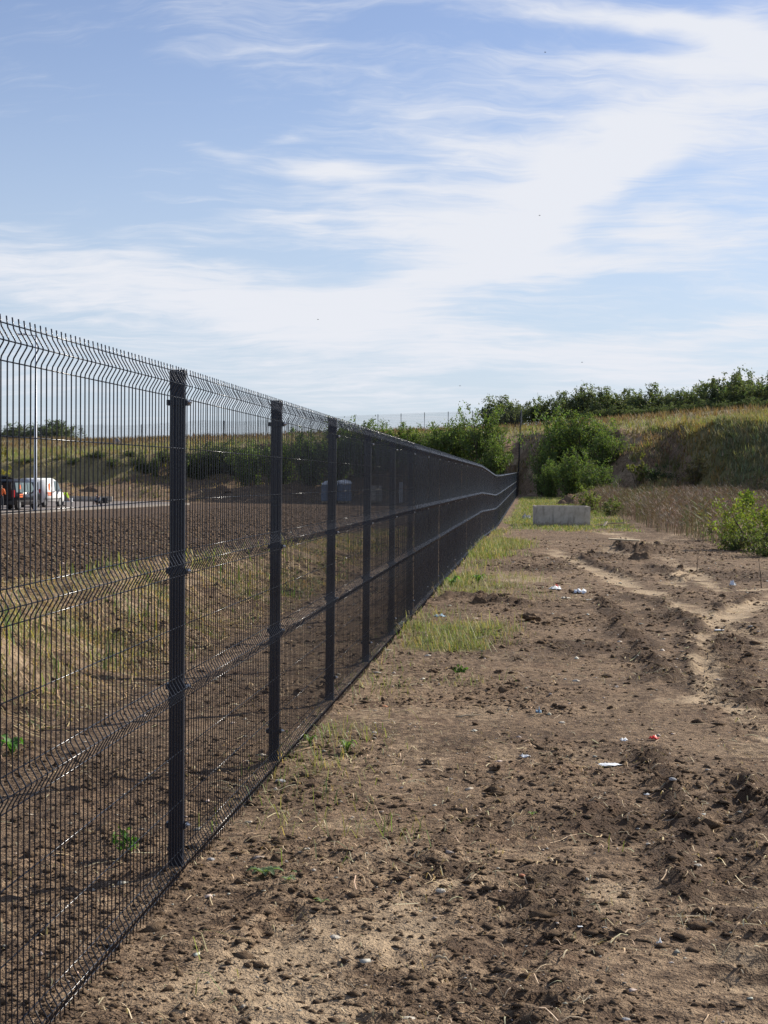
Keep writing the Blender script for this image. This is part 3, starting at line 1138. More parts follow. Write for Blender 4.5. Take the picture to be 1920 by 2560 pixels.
# ------------------------------------------------------------------ grass, straw, weeds
def blades(P, h, w, lean, cols, segs=2, rg=rng, up=None):
    """thin bent blades; P n x 3 base points"""
    n = len(P)
    az = rg.uniform(0, 2 * math.pi, n)
    D = np.stack([np.cos(az), np.sin(az), np.zeros(n)], 1)
    S = np.stack([-np.sin(az), np.cos(az), np.zeros(n)], 1)
    le = lean * rg.uniform(0.2, 1.6, n)
    hh = h * rg.uniform(0.5, 1.3, n)
    ww = (w * rg.uniform(0.7, 1.3, n))[:, None]
    U = np.array([0, 0, 1.0])[None, :]
    if segs == 1:
        T = P + D * (le * hh)[:, None] + U * (hh)[:, None]
        V = np.stack([P - S * ww * .5, P + S * ww * .5, T], 1).reshape(-1, 3)
        return V, [np.arange(3 * n).reshape(n, 3)], np.repeat(cols, 3, 0)
    Mi = P + D * (le * hh * 0.35)[:, None] + U * (hh * 0.62)[:, None]
    T = P + D * (le * hh)[:, None] + U * (hh * np.clip(1.05 - 0.4 * le, 0.3, 1))[:, None]
    V = np.stack([P - S * ww * .5, P + S * ww * .5, Mi + S * ww * .38, Mi - S * ww * .38, T], 1).reshape(-1, 3)
    i = np.arange(n)[:, None] * 5
    return V, [i + np.array([[0, 1, 2, 3]]), i + np.array([[3, 2, 4]])], np.repeat(cols, 5, 0)


def stuff(name, label, V, Fs, C, mat):
    return tag(np_mesh(name, V, Fs, mat, cols=C), label, kind='stuff')


def join(parts):
    """join several (V, faces list, C)"""
    V = []; fs = {}; C = []; n = 0
    for v, f, c in parts:
        for a in (f if isinstance(f, list) else [f]):
            fs.setdefault(a.shape[1], []).append(a + n)
        V.append(v); C.append(c); n += len(v)
    return np.concatenate(V), [np.concatenate(a) for a in fs.values()], np.concatenate(C)


# living grass on the near ground, by cover
def sample_ground(n, x0, x1, y0, y1, p=1.0):
    X = rng.uniform(x0, x1, n)
    u = rng.uniform(0, 1, n)
    if p == 0:
        Y = y0 * (y1 / y0) ** u
    else:
        Y = y0 + (y1 - y0) * u
    return X, Y


parts = []
for (n, x0, x1, y0, y1, hh, ww, sg) in ((90000, -1.6, 2.5, 5, 28, 0.10, 0.0045, 2), (60000, -1.4, 3.5, 28, 58, 0.15, 0.010, 2), (40000, -1.3, 4.5, 57, 140, 0.11, 0.03, 1)):
    X, Y = sample_ground(n, x0, x1, y0, y1)
    c = grass_cover(X, Y)
    k = rng.uniform(0, 1, n) < c ** 1.3
    X, Y, c = X[k], Y[k], c[k]
    P = np.stack([X, Y, ground_h(X, Y)], 1)
    dry = (rng.uniform(0, 1, len(X)) < 0.35)[:, None]
    C = np.where(dry, greens(len(X), (0.40, 0.34, 0.17)), greens(len(X), (0.20, 0.24, 0.065)))
    parts.append(blades(P, hh * (1 + 0.9 * fbm(X, Y, 0.5, 2, 77)), ww, 1.0, C, sg))
X, Y = sample_ground(26000, -1.5, 3.0, 14, 60)
c = grass_cover(X, Y)
k = rng.uniform(0, 1, len(X)) < 0.35 * c
X, Y = X[k], Y[k]
P = np.stack([X, Y, ground_h(X, Y)], 1)
parts.append(blades(P, 0.24, 0.007, 0.9, greens(len(X), (0.42, 0.35, 0.18), 0.4), 2))
stuff('grass', 'patchy short grass growing on the track beside the fence', *join(parts), M['grass'])

X, Y = sample_ground(110000, -5.6, -2.9, 6, 60, 0)
c = grass_cover(X, Y)
k = rng.uniform(0, 1, len(X)) < c ** 0.8
X, Y = X[k], Y[k]
P = np.stack([X, Y, ground_h(X, Y)], 1)
pt = fbm(X, Y, 0.8, 2, 75)
C = np.where((pt + rng.uniform(-.25, .25, len(X)) > 0.14)[:, None], greens(len(X), (0.16, 0.19, 0.06)), greens(len(X), (0.42, 0.33, 0.18)))
sc_ = np.interp(Y, [6, 20, 60], [1, 1.6, 3.2])
stuff('bank_grass', 'green and straw coloured grass on the low bank behind the fence', *join([blades(P, 0.075 * (1 + fbm(X, Y, 0.6, 2, 76)), 0.005 * sc_, 1.6, C, 2)]), M['grass'])

n = 5200
X, Y = sample_ground(n, -5.0, -3.0, 6, 50, 0)
X = X + 0
L_s = rng.uniform(0.08, 0.30, n)
BANK_STRAW = (X, Y, L_s)
k = fbm(X, Y, 0.9, 2, 78) > 0.26
X, Y = X[k], Y[k]
P = np.stack([X, Y, ground_h(X, Y)], 1)
C = np.where((rng.uniform(0, 1, len(X)) < 0.5)[:, None], greens(len(X), (0.14, 0.20, 0.05)), greens(len(X), (0.36, 0.33, 0.12)))
stuff('bank_weeds', 'taller green and yellowing weeds on the low bank behind the fence', *join([blades(P, 0.26, 0.007 * np.interp(Y, [6, 20, 60], [1, 1.6, 3]), 0.8, C, 2)]), M['grass'])

# tufts that cover the embankment and the field above it
X = np.concatenate([rng.uniform(-75, 45, 42000), rng.uniform(8, 32, 16000)])
Y = np.concatenate([rng.uniform(100, 225, 42000), rng.uniform(103, 140, 16000)])
t, s, _, _ = bank_t(X, Y + 5.0 * fbm(X, Y, 9.0, 3, 5) * sstep(100, 130, Y))
n1 = fbm(X, Y, 5.0, 4, 81); n2 = fbm(X, Y, 1.6, 2, 82)
r = rng.uniform(0, 1, len(X))
top = (t > 0.97)
right = (X > 12.0 - 1.2 * n1) & (t > 0.02) & (t <= 0.99)
ywd = (np.abs(X - 12.9) < 1.3) & (t > 0.05) & (t <= 0.97) & (r < 0.8)
left = (X < -20) & (t > 0.62 + 0.4 * n1) & (t <= 0.97)
foot = (X < 12) & (t > 0.0) & (t < 0.97) & (r < np.where(X > -3, 0.45, 0.15) + 0.5 * (n2 > 0.1))
keep = (top & (r < 0.9)) | right | left | foot
X, Y, t, s, n1, n2 = X[keep], Y[keep], t[keep], s[keep], n1[keep], n2[keep]
top, right, ywd, left = top[keep], right[keep], ywd[keep], left[keep]
n = len(X)
C = np.where((n1 > 0.15)[:, None], greens(n, (0.17, 0.16, 0.07), 0.4), greens(n, (0.31, 0.22, 0.13), 0.4))
C = np.where(left[:, None], greens(n, (0.20, 0.19, 0.055)), C)
C = np.where(right[:, None], greens(n, (0.19, 0.19, 0.10), 0.45), C)
C = np.where((right & (n2 > 0.12))[:, None], greens(n, (0.28, 0.26, 0.14), 0.3), C)
C = np.where(ywd[:, None], greens(n, (0.25, 0.19, 0.075)), C)
ytop = np.where((n2 > 0.05)[:, None], greens(n, (0.25, 0.25, 0.09)), greens(n, (0.27, 0.22, 0.12)))
C = np.where(top[:, None], ytop, C)
C = np.where((top & (s > 0.55))[:, None], greens(n, (0.21, 0.145, 0.085)), C)
Z = height_base(X, Y) - 0.03
P = np.stack([X, Y, Z], 1)
hh = np.where(top, 0.55, 0.5)
pl = []
for k in range(3):
    o = rng.normal(size=(n, 3)) * np.array([0.16, 0.16, 0])
    pl.append(blades(P + o, hh, 0.09, 0.6, C * rng.uniform(0.8, 1.2, (n, 1)), 1))
stuff('embankment_grass', 'dry yellow and dull green grass covering the embankment and field above', *join(pl), M['grass'])

# brown dead weeds in front of the right bank
WE = poly([(1432, 1268), (1500, 1288), (1580, 1304), (1700, 1296), (1745, 1310), (1790, 1350), (1850, 1385), (1960, 1400)])
wx = np.array([p[0] for p in WE]); wy = np.array([p[1] for p in WE])
o_ = np.argsort(wx)


def weed_front(X):
    return np.interp(X, wx[o_], wy[o_])


n = 60000
X = rng.uniform(1.6, 40, n)
Y = rng.uniform(30, 122, n)
k = (Y > weed_front(X) + 1.5 + 3 * fbm(X, Y, 4, 2, 95)) & (Y < np.interp(X, _bx, _yb) + 3) & (X > 2.0 + 0.012 * (Y - 60) + 1.2 * fbm(X, Y, 5, 2, 96)) & (X < 0.17 * Y + 4)
X, Y = X[k], Y[k]
n = len(X)
P = np.stack([X, Y, height_base(X, Y) - 0.02], 1)
front = Y < weed_front(X) + 5
hw = 0.88 * (0.40 + 0.75 * sstep(0, 10, Y - weed_front(X))) * (0.45 + 0.55 * sstep(0.0, 2.5, X - 2.0 - 0.012 * (Y - 60))) * (1 + 0.6 * fbm(X, Y, 3, 2, 97))
cw = greens(n, (0.185, 0.130, 0.095), 0.4)
gm = (fbm(X, Y, 2.5, 2, 98) + rng.uniform(-.2, .2, n) > 0.28) | (front & (rng.uniform(0, 1, n) < 0.55))
cw = np.where(gm[:, None], greens(n, (0.125, 0.135, 0.045)), cw)
az = rng.uniform(0, 6.283, n)
T = P + np.stack([np.cos(az) * 0.12 * hw, np.sin(az) * 0.12 * hw, hw], 1)
Sd = np.stack([-np.sin(az), np.cos(az), np.zeros(n)], 1)
pl = [(np.stack([P - Sd * .008, P + Sd * .008, T], 1).reshape(-1, 3), [np.arange(3 * n).reshape(n, 3)], np.repeat(cw, 3, 0))]
for j in range(7):
    f = rng.uniform(0.3, 0.98, n)[:, None]
    B = P * (1 - f) + T * f
    a2 = rng.uniform(0, 6.283, n)
    ln = (rng.uniform(0.10, 0.34, n) * hw)[:, None]
    E_ = B + np.stack([np.cos(a2), np.sin(a2), rng.uniform(0.3, 1.0, n)], 1) * ln
    w2 = rng.uniform(0.005, 0.013, n)[:, None]
    sd = np.stack([-np.sin(a2), np.cos(a2), rng.normal(size=n) * 0.5], 1)
    V = np.stack([B, (B + E_) * .5 + sd * w2, E_, (B + E_) * .5 - sd * w2], 1).reshape(-1, 3)
    pl.append((V, [np.arange(4 * n).reshape(n, 4)], np.repeat(cw * rng.uniform(0.75, 1.3, (n, 1)), 4, 0)))
stuff('dead_weeds', 'thicket of tall dead brown weeds in front of the right bank', *join(pl), M['straw'])


def shrub_at(px, py, h, w, n_leaf, size, base, seed, name, label, cat, n_br=10, **kw):
    q = hit(px, py)
    o = plant_thing(name, h, w, n_br, n_leaf, size, base, seed, 'foliage', **kw)
    o.location = (q[0], q[1], float(height_base(q[0], q[1])) - 0.03)
    tag(o, label, cat)
    return o


shrub_at(1895, 1378, 1.55, 2.0, 3400, 0.075, (0.165, 0.205, 0.036), 401, 'leafy_shrub', 'bright yellow green shrub at the right edge beside the bare track', 'shrub', 16, base_frac=0.1)
shrub_at(1815, 1352, 1.15, 1.3, 2400, 0.07, (0.165, 0.175, 0.040), 402, 'leafy_shrub', 'low yellow green shrub just left of the bright shrub at the right edge', 'shrub', 14, base_frac=0.1)
shrub_at(1862, 1330, 1.95, 0.9, 1400, 0.10, (0.135, 0.19, 0.040), 403, 'tall_seedling', 'tall upright green seedling standing above the right edge shrubs', 'plant', 6, base_frac=0.35, spire=0.9)
shrub_at(1925, 1392, 0.75, 1.6, 3000, 0.055, (0.095, 0.12, 0.035), 404, 'low_weeds', 'low dark green weeds at the foot of the right edge shrub', 'plant', 22, base_frac=0.0)
shrub_at(1840, 1378, 0.5, 1.2, 1800, 0.055, (0.105, 0.13, 0.04), 405, 'low_weeds', 'dull green weeds at the left foot of the right edge shrubs', 'plant', 18, base_frac=0.0)
shrub_at(1475, 1280, 1.25, 1.5, 1500, 0.10, (0.155, 0.185, 0.052), 406, 'leafy_shrub', 'light green shrub behind the concrete box', 'shrub', 10)
shrub_at(1530, 1290, 0.95, 1.3, 1200, 0.09, (0.125, 0.15, 0.05), 407, 'leafy_shrub', 'green shrub behind the pile of planks', 'shrub', 10)
shrub_at(1612, 1285, 0.8, 2.6, 1800, 0.09, (0.07, 0.095, 0.032), 408, 'low_weeds', 'dark green weeds in front of the dead weeds', 'plant', 20, base_frac=0.0)
shrub_at(1672, 1282, 0.8, 2.2, 1500, 0.09, (0.08, 0.10, 0.035), 409, 'low_weeds', 'dark green weeds right of the timber pile, by the rubble', 'plant', 18, base_frac=0.0)
shrub_at(1595, 1222, 3.0, 1.6, 1200, 0.16, (0.17, 0.18, 0.045), 410, 'tall_seedling', 'slender yellow green sapling in front of the eroded brown slope', 'plant', 7, base_frac=0.3)
shrub_at(1735, 1216, 2.6, 2.6, 1500, 0.15, (0.17, 0.14, 0.055), 411, 'leafy_shrub', 'yellowish dry shrub at the foot of the right bank', 'shrub', 12)
shrub_at(1640, 1212, 1.6, 2.4, 1300, 0.15, (0.045, 0.07, 0.024), 412, 'leafy_shrub', 'dark green shrub in the gully of the right bank', 'shrub', 12)
# ------------------------------------------------------------------ loose soil, straw and chips on the ground
ICO_V = []
ph = (1 + 5 ** 0.5) / 2
for a, b_ in ((1, ph), (-1, ph), (1, -ph), (-1, -ph)):
    ICO_V += [(0, a, b_), (a, b_, 0), (b_, 0, a)]
ICO_V = np.array(ICO_V) / math.sqrt(1 + ph * ph)
_bm = bmesh.new()
for v in ICO_V:
    _bm.verts.new(v)
_r = bmesh.ops.convex_hull(_bm, input=_bm.verts)
_bm.verts.index_update()
ICO_F = np.array([[v.index for v in f.verts] for f in _bm.faces])
ICO_V = np.array([v.co[:] for v in _bm.verts])
_bm.free()


def wedge(n, y0, y1, left=-0.36, right=0.17, pad=0.6, xmin=None):
    u = rng.uniform(0, 1, n)
    Y = y0 * (y1 / y0) ** u
    X = (left * Y - pad) + rng.uniform(0, 1, n) * ((right - left) * Y + 2 * pad)
    if xmin is not None:
        k = X > xmin
        X, Y = X[k], Y[k]
    return X, Y


OCT_V = np.array([(1, 0, 0), (-1, 0, 0), (0, 1, 0), (0, -1, 0), (0, 0, 1), (0, 0, -1)], float)
OCT_F = np.array([(0, 2, 4), (2, 1, 4), (1, 3, 4), (3, 0, 4), (2, 0, 5), (1, 2, 5), (3, 1, 5), (0, 3, 5)])


def lumps(X, Y, size, flat=0.7, sink=0.25, BV=OCT_V, BF=OCT_F):
    n, nv = len(X), len(BV)
    z = ground_h(X, Y)
    V = BV[None] * rng.uniform(0.5, 1.4, (n, nv, 1)) + rng.normal(size=(n, nv, 3)) * 0.22
    V = V * size[:, None, None]
    V = V * np.stack([rng.uniform(0.7, 1.4, n), rng.uniform(0.7, 1.4, n), flat * rng.uniform(0.6, 1.2, n)], 1)[:, None, :]
    a = rng.uniform(0, 6.283, n)
    c, s = np.cos(a)[:, None], np.sin(a)[:, None]
    Vx = V[:, :, 0] * c - V[:, :, 1] * s
    Vy = V[:, :, 0] * s + V[:, :, 1] * c
    V = np.stack([Vx + X[:, None], Vy + Y[:, None], V[:, :, 2] + (z + size * flat * (0.5 - sink))[:, None]], 2)
    Fc = (np.arange(n)[:, None, None] * nv + BF[None]).reshape(-1, 3)
    return V.reshape(-1, 3), Fc


def clod_density(X, Y):
    tan, rel, sm, dk = track_fields(X, Y)
    cl = sstep(-0.10, 0.35, fbm(X, Y, 1.3, 3, 61) + 0.5 * fbm(X, Y, 0.45, 2, 62))
    return np.clip(0.16 + 0.75 * cl + 0.8 * dk - 0.75 * sm, 0.03, 1.0)


X, Y = wedge(135000, 4.0, 48)
k = rng.uniform(0, 1, len(X)) < clod_density(X, Y)
X, Y = X[k], Y[k]
sz = 0.0032 * np.exp(rng.normal(size=len(X)) * 0.65) * (1 + Y / 9.0)
sz = np.clip(sz, 0.002, 0.045)
V, Fc = lumps(X, Y, sz, 0.55, 0.35)
tag(np_mesh('soil_crumbs', V, Fc, M['clod']), 'crumbs and small clods of dark soil scattered over the ground', kind='stuff')

# tilled soil inside the compound
X, Y = wedge(52000, 14, 135, -0.40, -0.07, 0.5)
k = (X < -4.9) & (Y < np.where(X < -25, 92, 145))
X, Y = X[k], Y[k]
sz = np.clip(0.009 * np.exp(rng.normal(size=len(X)) * 0.5) * (1 + Y / 30.0), 0.006, 0.08)
V, Fc = lumps(X, Y, sz)
tag(np_mesh('tilled_clods', V, Fc, M['clod']), 'coarse dark clods of tilled soil inside the fenced site', kind='stuff')


def strands(X, Y, L, wd, cols):
    n = len(X)
    a = rng.uniform(0, 6.283, n)
    bend = rng.normal(size=n) * 0.35
    pts = []
    x, y_ = X.copy(), Y.copy()
    lift = rng.uniform(0.002, 0.012, n) * (1 + 2 * (rng.uniform(0, 1, n) < 0.12))
    for j in range(4):
        pts.append((x.copy(), y_.copy(), a.copy()))
        x = x + np.cos(a) * L / 3; y_ = y_ + np.sin(a) * L / 3
        a = a + bend * 0.5
    V = []
    for j, (x, y_, aa) in enumerate(pts):
        z = ground_h(x, y_) + lift * (1.6 if j in (1, 2) else 0.7)
        sx, sy = -np.sin(aa) * wd * .5, np.cos(aa) * wd * .5
        V.append(np.stack([x + sx, y_ + sy, z], 1)); V.append(np.stack([x - sx, y_ - sy, z + wd * 0.3], 1))
    V = np.stack(V, 1).reshape(-1, 3)
    i = np.arange(n)[:, None] * 8
    Fq = np.concatenate([i + np.array([[2 * j, 2 * j + 1, 2 * j + 3, 2 * j + 2]]) for j in range(3)])
    return V, [Fq], np.repeat(cols, 8, 0)


X, Y = wedge(15000, 4.0, 45, -0.36, 0.17, 0.6)
cl = sstep(-0.15, 0.3, fbm(X, Y, 0.9, 3, 65))
k = rng.uniform(0, 1, len(X)) < 0.25 + 0.75 * cl
X, Y = X[k], Y[k]
n = len(X)
L = 0.014 * np.exp(rng.normal(size=n) * 0.7 + 0.6) * (1 + Y / 20)
C = greens(n, (0.50, 0.40, 0.25), 0.45, 0.15)
stuff('straw', 'dry straw and root bits littering the soil', *strands(X, Y, L, 0.0021 * (1 + Y / 10) * rng.uniform(0.6, 1.5, n), C), M['straw'])

X, Y, L = BANK_STRAW
n = len(X)
stuff('bank_straw', 'dry flattened straw lying on the low bank behind the fence', *strands(X, Y, L, 0.003 * (1 + Y / 12) * rng.uniform(0.6, 1.5, n), greens(n, (0.45, 0.33, 0.18), 0.4, 0.12)), M['straw'])

X, Y = wedge(2300, 4.0, 50, -0.36, 0.17, 0.6)
sz = np.clip(0.0038 * np.exp(rng.normal(size=len(X)) * 0.5) * (1 + Y / 9.0), 0.002, 0.03)
V, Fc = lumps(X, Y, sz, 0.5, 0.1)
C = np.repeat(greens(len(X), (0.50, 0.45, 0.38), 0.4, 0.12), 6, 0)
tag(np_mesh('pebbles', V, Fc, M['straw'], cols=C), 'small pale pebbles and chips scattered over the soil', kind='stuff')


# ------------------------------------------------------------------ larger clods, each its own thing
def blob(name, mat, sx, sy, sz, seed, sub=3, rough=0.35, smooth=False):
    rg = np.random.default_rng(seed)
    bm = bmesh.new()
    bmesh.ops.create_icosphere(bm, subdivisions=sub, radius=1.0)
    V = np.array([v.co[:] for v in bm.verts])
    d = np.ones(len(V))
    for w_, a in ((0.9, 0.6), (0.45, 0.5), (0.22, 0.35)):
        o = rg.uniform(0, 50, 3)
        d += rough * a * 2 * (vnoise((V[:, 0] + o[0]) / w_ + V[:, 2] * 1.7, (V[:, 1] + o[1]) / w_ - V[:, 2] * 1.3, seed))
    V = V * d[:, None] * np.array([sx, sy, sz])
    for v, p in zip(bm.verts, V):
        v.co = p
    me = bpy.data.meshes.new(name)
    bm.to_mesh(me); bm.free()
    if smooth:
        me.polygons.foreach_set('use_smooth', np.ones(len(me.polygons), bool))
    me.materials.append(mat)
    o = bpy.data.objects.new(name, me)
    col.objects.link(o)
    return o


def on_ground(o, px, py, dz=0.0, rz=0.0):
    q = hit(px, py)
    o.location = (q[0], q[1], gz(q[0], q[1]) + dz)
    o.rotation_euler = (0, 0, rz)
    return math.hypot(q[0], q[1])


CLODS = [(1068, 1914, 30), (1239, 1935, 26), (1099, 2205, 27), (1013, 2083, 16), (1050, 2083, 14), (718, 2452, 22), (702, 2432, 17), (889, 2432, 16), (937, 2240, 16), (957, 2280, 14),
         (1190, 1813, 20), (1310, 1625, 22), (1245, 1680, 18), (1386, 1765, 14), (1330, 1552, 40), (1365, 1560, 22), (1660, 1510, 28), (1620, 1530, 16), (1525, 1770, 18), (1730, 2205, 24),
         (1765, 2290, 22), (1370, 2370, 24), (1395, 2520, 30), (1880, 2060, 30), (1900, 2010, 26), (1728, 1970, 24), (1390, 1980, 20), (1805, 1495, 22), (1700, 1420, 24), (1480, 1385, 18), (1258, 1495, 26), (1200, 1490, 28), (1330, 1720, 14), (1290, 1600, 18)]
cl_meshes = {}
for j, (px, py, wpx) in enumerate(CLODS):
    o = blob('soil_clod', M['clod'], 1, 0.9, 0.62, 500 + j % 9, 3, 0.85)
    q = hit(px, py)
    r_ = wpx * 0.42 * math.hypot(q[0], q[1]) / F
    o.scale = (r_ * 1.05, r_ * random.uniform(0.7, 1.2), r_ * random.uniform(0.8, 1.1))
    o.location = (q[0], q[1], gz(q[0], q[1]) + r_ * 0.22)
    o.rotation_euler = (random.uniform(-.3, .3), random.uniform(-.3, .3), random.uniform(0, 6.28))
    tag(o, 'large dark crumbly clod of soil lying on the bare track', 'clod', 'large soil clods on the track')

# ------------------------------------------------------------------ litter and stones
def plain(name, c, rough=0.7):
    return simple(name, c, rough, 0, 0.12, 30, 0.0)


M['white_plastic'] = plain('white_plastic', (0.72, 0.74, 0.76), 0.45)
M['red_plastic'] = plain('red_plastic', (0.70, 0.05, 0.04), 0.45)
M['blue_plastic'] = plain('blue_plastic', (0.30, 0.44, 0.56), 0.45)
M['pale_stone'] = simple('pale_stone', (0.48, 0.43, 0.35), 0.85, 0, 0.2, 20, 0.004)
M['grey_stone'] = simple('grey_stone', (0.34, 0.33, 0.32), 0.9, 0, 0.25, 12, 0.006)
M['brick'] = simple('brick_shard', (0.42, 0.17, 0.09), 0.9, 0, 0.2, 30, 0.004)
M['wood'] = simple('pale_wood', (0.50, 0.40, 0.26), 0.8, 0, 0.2, 14, 0.003)
M['twig'] = simple('dry_twig', (0.40, 0.32, 0.21), 0.85, 0, 0.25, 30, 0.002)


def crumple(name, mat, w, d, h, seed):
    rg = np.random.default_rng(seed)
    n = 9
    u, v = np.meshgrid(np.linspace(-.5, .5, n), np.linspace(-.5, .5, n))
    edge = 1 - 0.35 * rg.uniform(0, 1, u.shape) * ((np.abs(u) > .42) | (np.abs(v) > .42))
    X_ = u * w * edge + rg.normal(size=u.shape) * w * 0.035
    Y_ = v * d * edge + rg.normal(size=u.shape) * d * 0.035
    Z_ = np.abs(rg.normal(size=u.shape)) * h * (1.1 - 1.6 * np.maximum(np.abs(u), np.abs(v))) + h * 0.1
    idx_ = np.arange(n * n).reshape(n, n)
    q = np.stack([idx_[:-1, :-1], idx_[:-1, 1:], idx_[1:, 1:], idx_[1:, :-1]], -1).reshape(-1, 4)
    o = np_mesh(name, np.stack([X_, Y_, Z_], -1).reshape(-1, 3), q, mat)
    md = o.modifiers.new('thickness', 'SOLIDIFY')
    md.thickness = 0.0015
    return o


LIT = [('plastic_scrap', 'red_plastic', 1634, 1850, 26, 14, .9, 'crumpled bright red plastic scrap on the bare track'),
       ('plastic_bag', 'white_plastic', 1522, 1913, 56, 12, .35, 'flattened white plastic bag on the soil below the red scrap'),
       ('plastic_scrap', 'white_plastic', 1560, 1853, 22, 12, .8, 'small pointed white plastic scrap just left of the red scrap'),
       ('plastic_scrap', 'blue_plastic', 1346, 1787, 16, 14, 1.0, 'light blue plastic scrap in the middle of the track'),
       ('plastic_wrapper', 'white_plastic', 1312, 1893, 30, 12, .8, 'grey white wrapper caught on a dark clod'),
       ('plastic_scrap', 'white_plastic', 1617, 1992, 15, 8, .5, 'small white scrap on the dark soil below the flattened bag'),
       ('plastic_bag', 'white_plastic', 1450, 1484, 36, 16, .9, 'crumpled white plastic bag at the far end of the rut'),
       ('plastic_bag', 'white_plastic', 1388, 1475, 34, 12, .8, 'white plastic bag with a red patch beside the far rut'),
       ('plastic_scrap', 'red_plastic', 1391, 1471, 12, 8, 1.0, 'tiny red scrap on the white bag by the far rut'),
       ('paper_scrap', 'pale_stone', 1415, 1497, 28, 10, .6, 'beige paper scrap between the two far white bags'),
       ('paper_scrap', 'pale_stone', 1478, 1509, 30, 8, .4, 'beige sheet lying right of the far white bags'),
       ('plastic_bag', 'blue_plastic', 1100, 1543, 32, 12, .7, 'light blue plastic bag in the grass beside the fence'),
       ('rag', 'white_plastic', 1003, 1564, 30, 12, .8, 'off white rag lying at the foot of the fence'),
       ('plastic_bag', 'white_plastic', 1832, 1468, 18, 14, 1.0, 'small round white bag on the track near the right edge'),
       ('plastic_scrap', 'white_plastic', 1798, 1576, 24, 7, .4, 'flat white scrap on the pale wheel track'),
       ('plastic_scrap', 'white_plastic', 1648, 2371, 16, 12, .8, 'small white plastic scrap on a clod near the bottom right'),
       ('paper_scrap', 'white_plastic', 1450, 2338, 15, 6, .4, 'thin white paper scrap on dark soil near the bottom')]
for j, (nm, mt, px, py, wpx, hpx, hf_, lab) in enumerate(LIT):
    q = hit(px, py)
    k = math.hypot(q[0], q[1]) / F
    o = crumple(nm, M[mt], wpx * k, wpx * k * 0.8, hpx * k * hf_ * 0.65, 600 + j)
    on_ground(o, px, py, 0.004, random.uniform(-.4, .4))
    tag(o, lab, 'litter')
STN = [('stone', 'pale_stone', 1404, 1808, 17, 'pale stone right of the blue scrap'), ('stone', 'pale_stone', 1021, 2553, 44, 'large pale stone cut by the bottom edge of the picture'),
       ('stone', 'grey_stone', 1565, 2552, 26, 'white grey stone at the bottom edge right of centre'), ('brick_shard', 'brick', 1303, 2198, 19, 'orange brick shard on the dark soil'),
       ('stone', 'pale_stone', 1102, 2250, 26, 'oval beige stone below the largest middle clod'), ('stone', 'pale_stone', 838, 2358, 26, 'flat pale chip on the tan soil left of centre'),
       ('brick_shard', 'brick', 960, 1767, 22, 'flat reddish tile shard near the second post'), ('stone', 'pale_stone', 1070, 1640, 18, 'round yellowish stone standing in front of the grass patch'),
       ('stone', 'grey_stone', 936, 1838, 14, 'small pale grey stone right of the second post'), ('stone', 'pale_stone', 936, 1852, 11, 'little pale stone just below the grey one by the second post'),
       ('stone', 'pale_stone', 1440, 1706, 20, 'pale stone on the crumbly soil right of the grass'), ('stone', 'grey_stone', 700, 1958, 26, 'flat grey stone lying right of the fence foot'),
       ('stone', 'grey_stone', 527, 2145, 20, 'grey stone at the foot of the nearest post'), ('stone', 'grey_stone', 1680, 1990, 20, 'grey stone beside the small white scrap'),
       ('stone', 'pale_stone', 1620, 2125, 12, 'small white stone on the soil right of centre'), ('stone', 'pale_stone', 1745, 2175, 22, 'pale flat stone on the rut edge at the right')]
for j, (nm, mt, px, py, wpx, lab) in enumerate(STN):
    q = hit(px, py)
    k = math.hypot(q[0], q[1]) / F
    r_ = wpx * 0.5 * k
    o = blob(nm, M[mt], r_, r_ * 0.8, r_ * 0.45, 700 + j, 2, 0.25)
    on_ground(o, px, py, r_ * 0.12, random.uniform(-.5, .5))
    tag(o, lab, 'stone')


def twig(px, py, wpx, ang, lab, r0=0.003, curl=0.8, seed=1):
    rg = np.random.default_rng(seed)
    q = hit(px, py)
    k = math.hypot(q[0], q[1]) / F
    L_ = wpx * k
    a = ang; x = y_ = 0.0; path = []
    m = MB()
    for i in range(7):
        path.append((x, y_, gz(q[0] + x, q[1] + y_) - gz(q[0], q[1]) + 0.006 + 0.01 * abs(rg.normal()) * (0 < i < 6)))
        x += math.cos(a) * L_ / 6; y_ += math.sin(a) * L_ / 6
        a += rg.normal() * curl * 0.4
    m.tube(path, [r0 * .7, r0, r0, r0 * .9, r0 * .8, r0 * .6, r0 * .3], 6)
    bx, by, bz = path[3]
    m.tube([(bx, by, bz), (bx + math.cos(ang + 0.9) * L_ * .2, by + math.sin(ang + .9) * L_ * .2, bz + 0.012), (bx + math.cos(ang + 0.7) * L_ * .35, by + math.sin(ang + .7) * L_ * .35, bz + 0.008)], [r0 * .6, r0 * .5, r0 * .2], 5)
    o = m.build('twig', M['twig'], None, 0, True)
    o.location = (q[0], q[1], gz(q[0], q[1]))
    tag(o, lab, 'twig')


for j, a in enumerate([(1085, 2420, 42, 0.05, 'short thick pale stick on the soil near the bottom centre', 0.006, 0.1), (1470, 2015, 60, 0.4, 'curved pale branch on the soil left of the rut', 0.004, 0.8),
                       (1515, 2450, 26, 1.4, 'curled pale root near the bottom right', 0.004, 1.6), (1430, 2530, 80, 0.7, 'long forked dry stalk at the bottom edge', 0.003, 0.4),
                       (1140, 1795, 80, 0.35, 'long grey dry branch on the tan soil in mid distance', 0.006, 0.3), (1590, 2330, 60, 0.5, 'thin straight dry stalk near the bottom right', 0.0022, 0.3),
                       (890, 2480, 60, 2.2, 'thin curved root on the soil at the bottom left of centre', 0.0022, 0.5), (580, 2070, 60, 0.5, 'forked straw coloured stalk beside the nearest post', 0.0025, 0.6),
                       (1180, 1600, 50, 0.1, 'pale stick lying right of the grass patch', 0.008, 0.2)]):
    twig(*a, seed=40 + j)


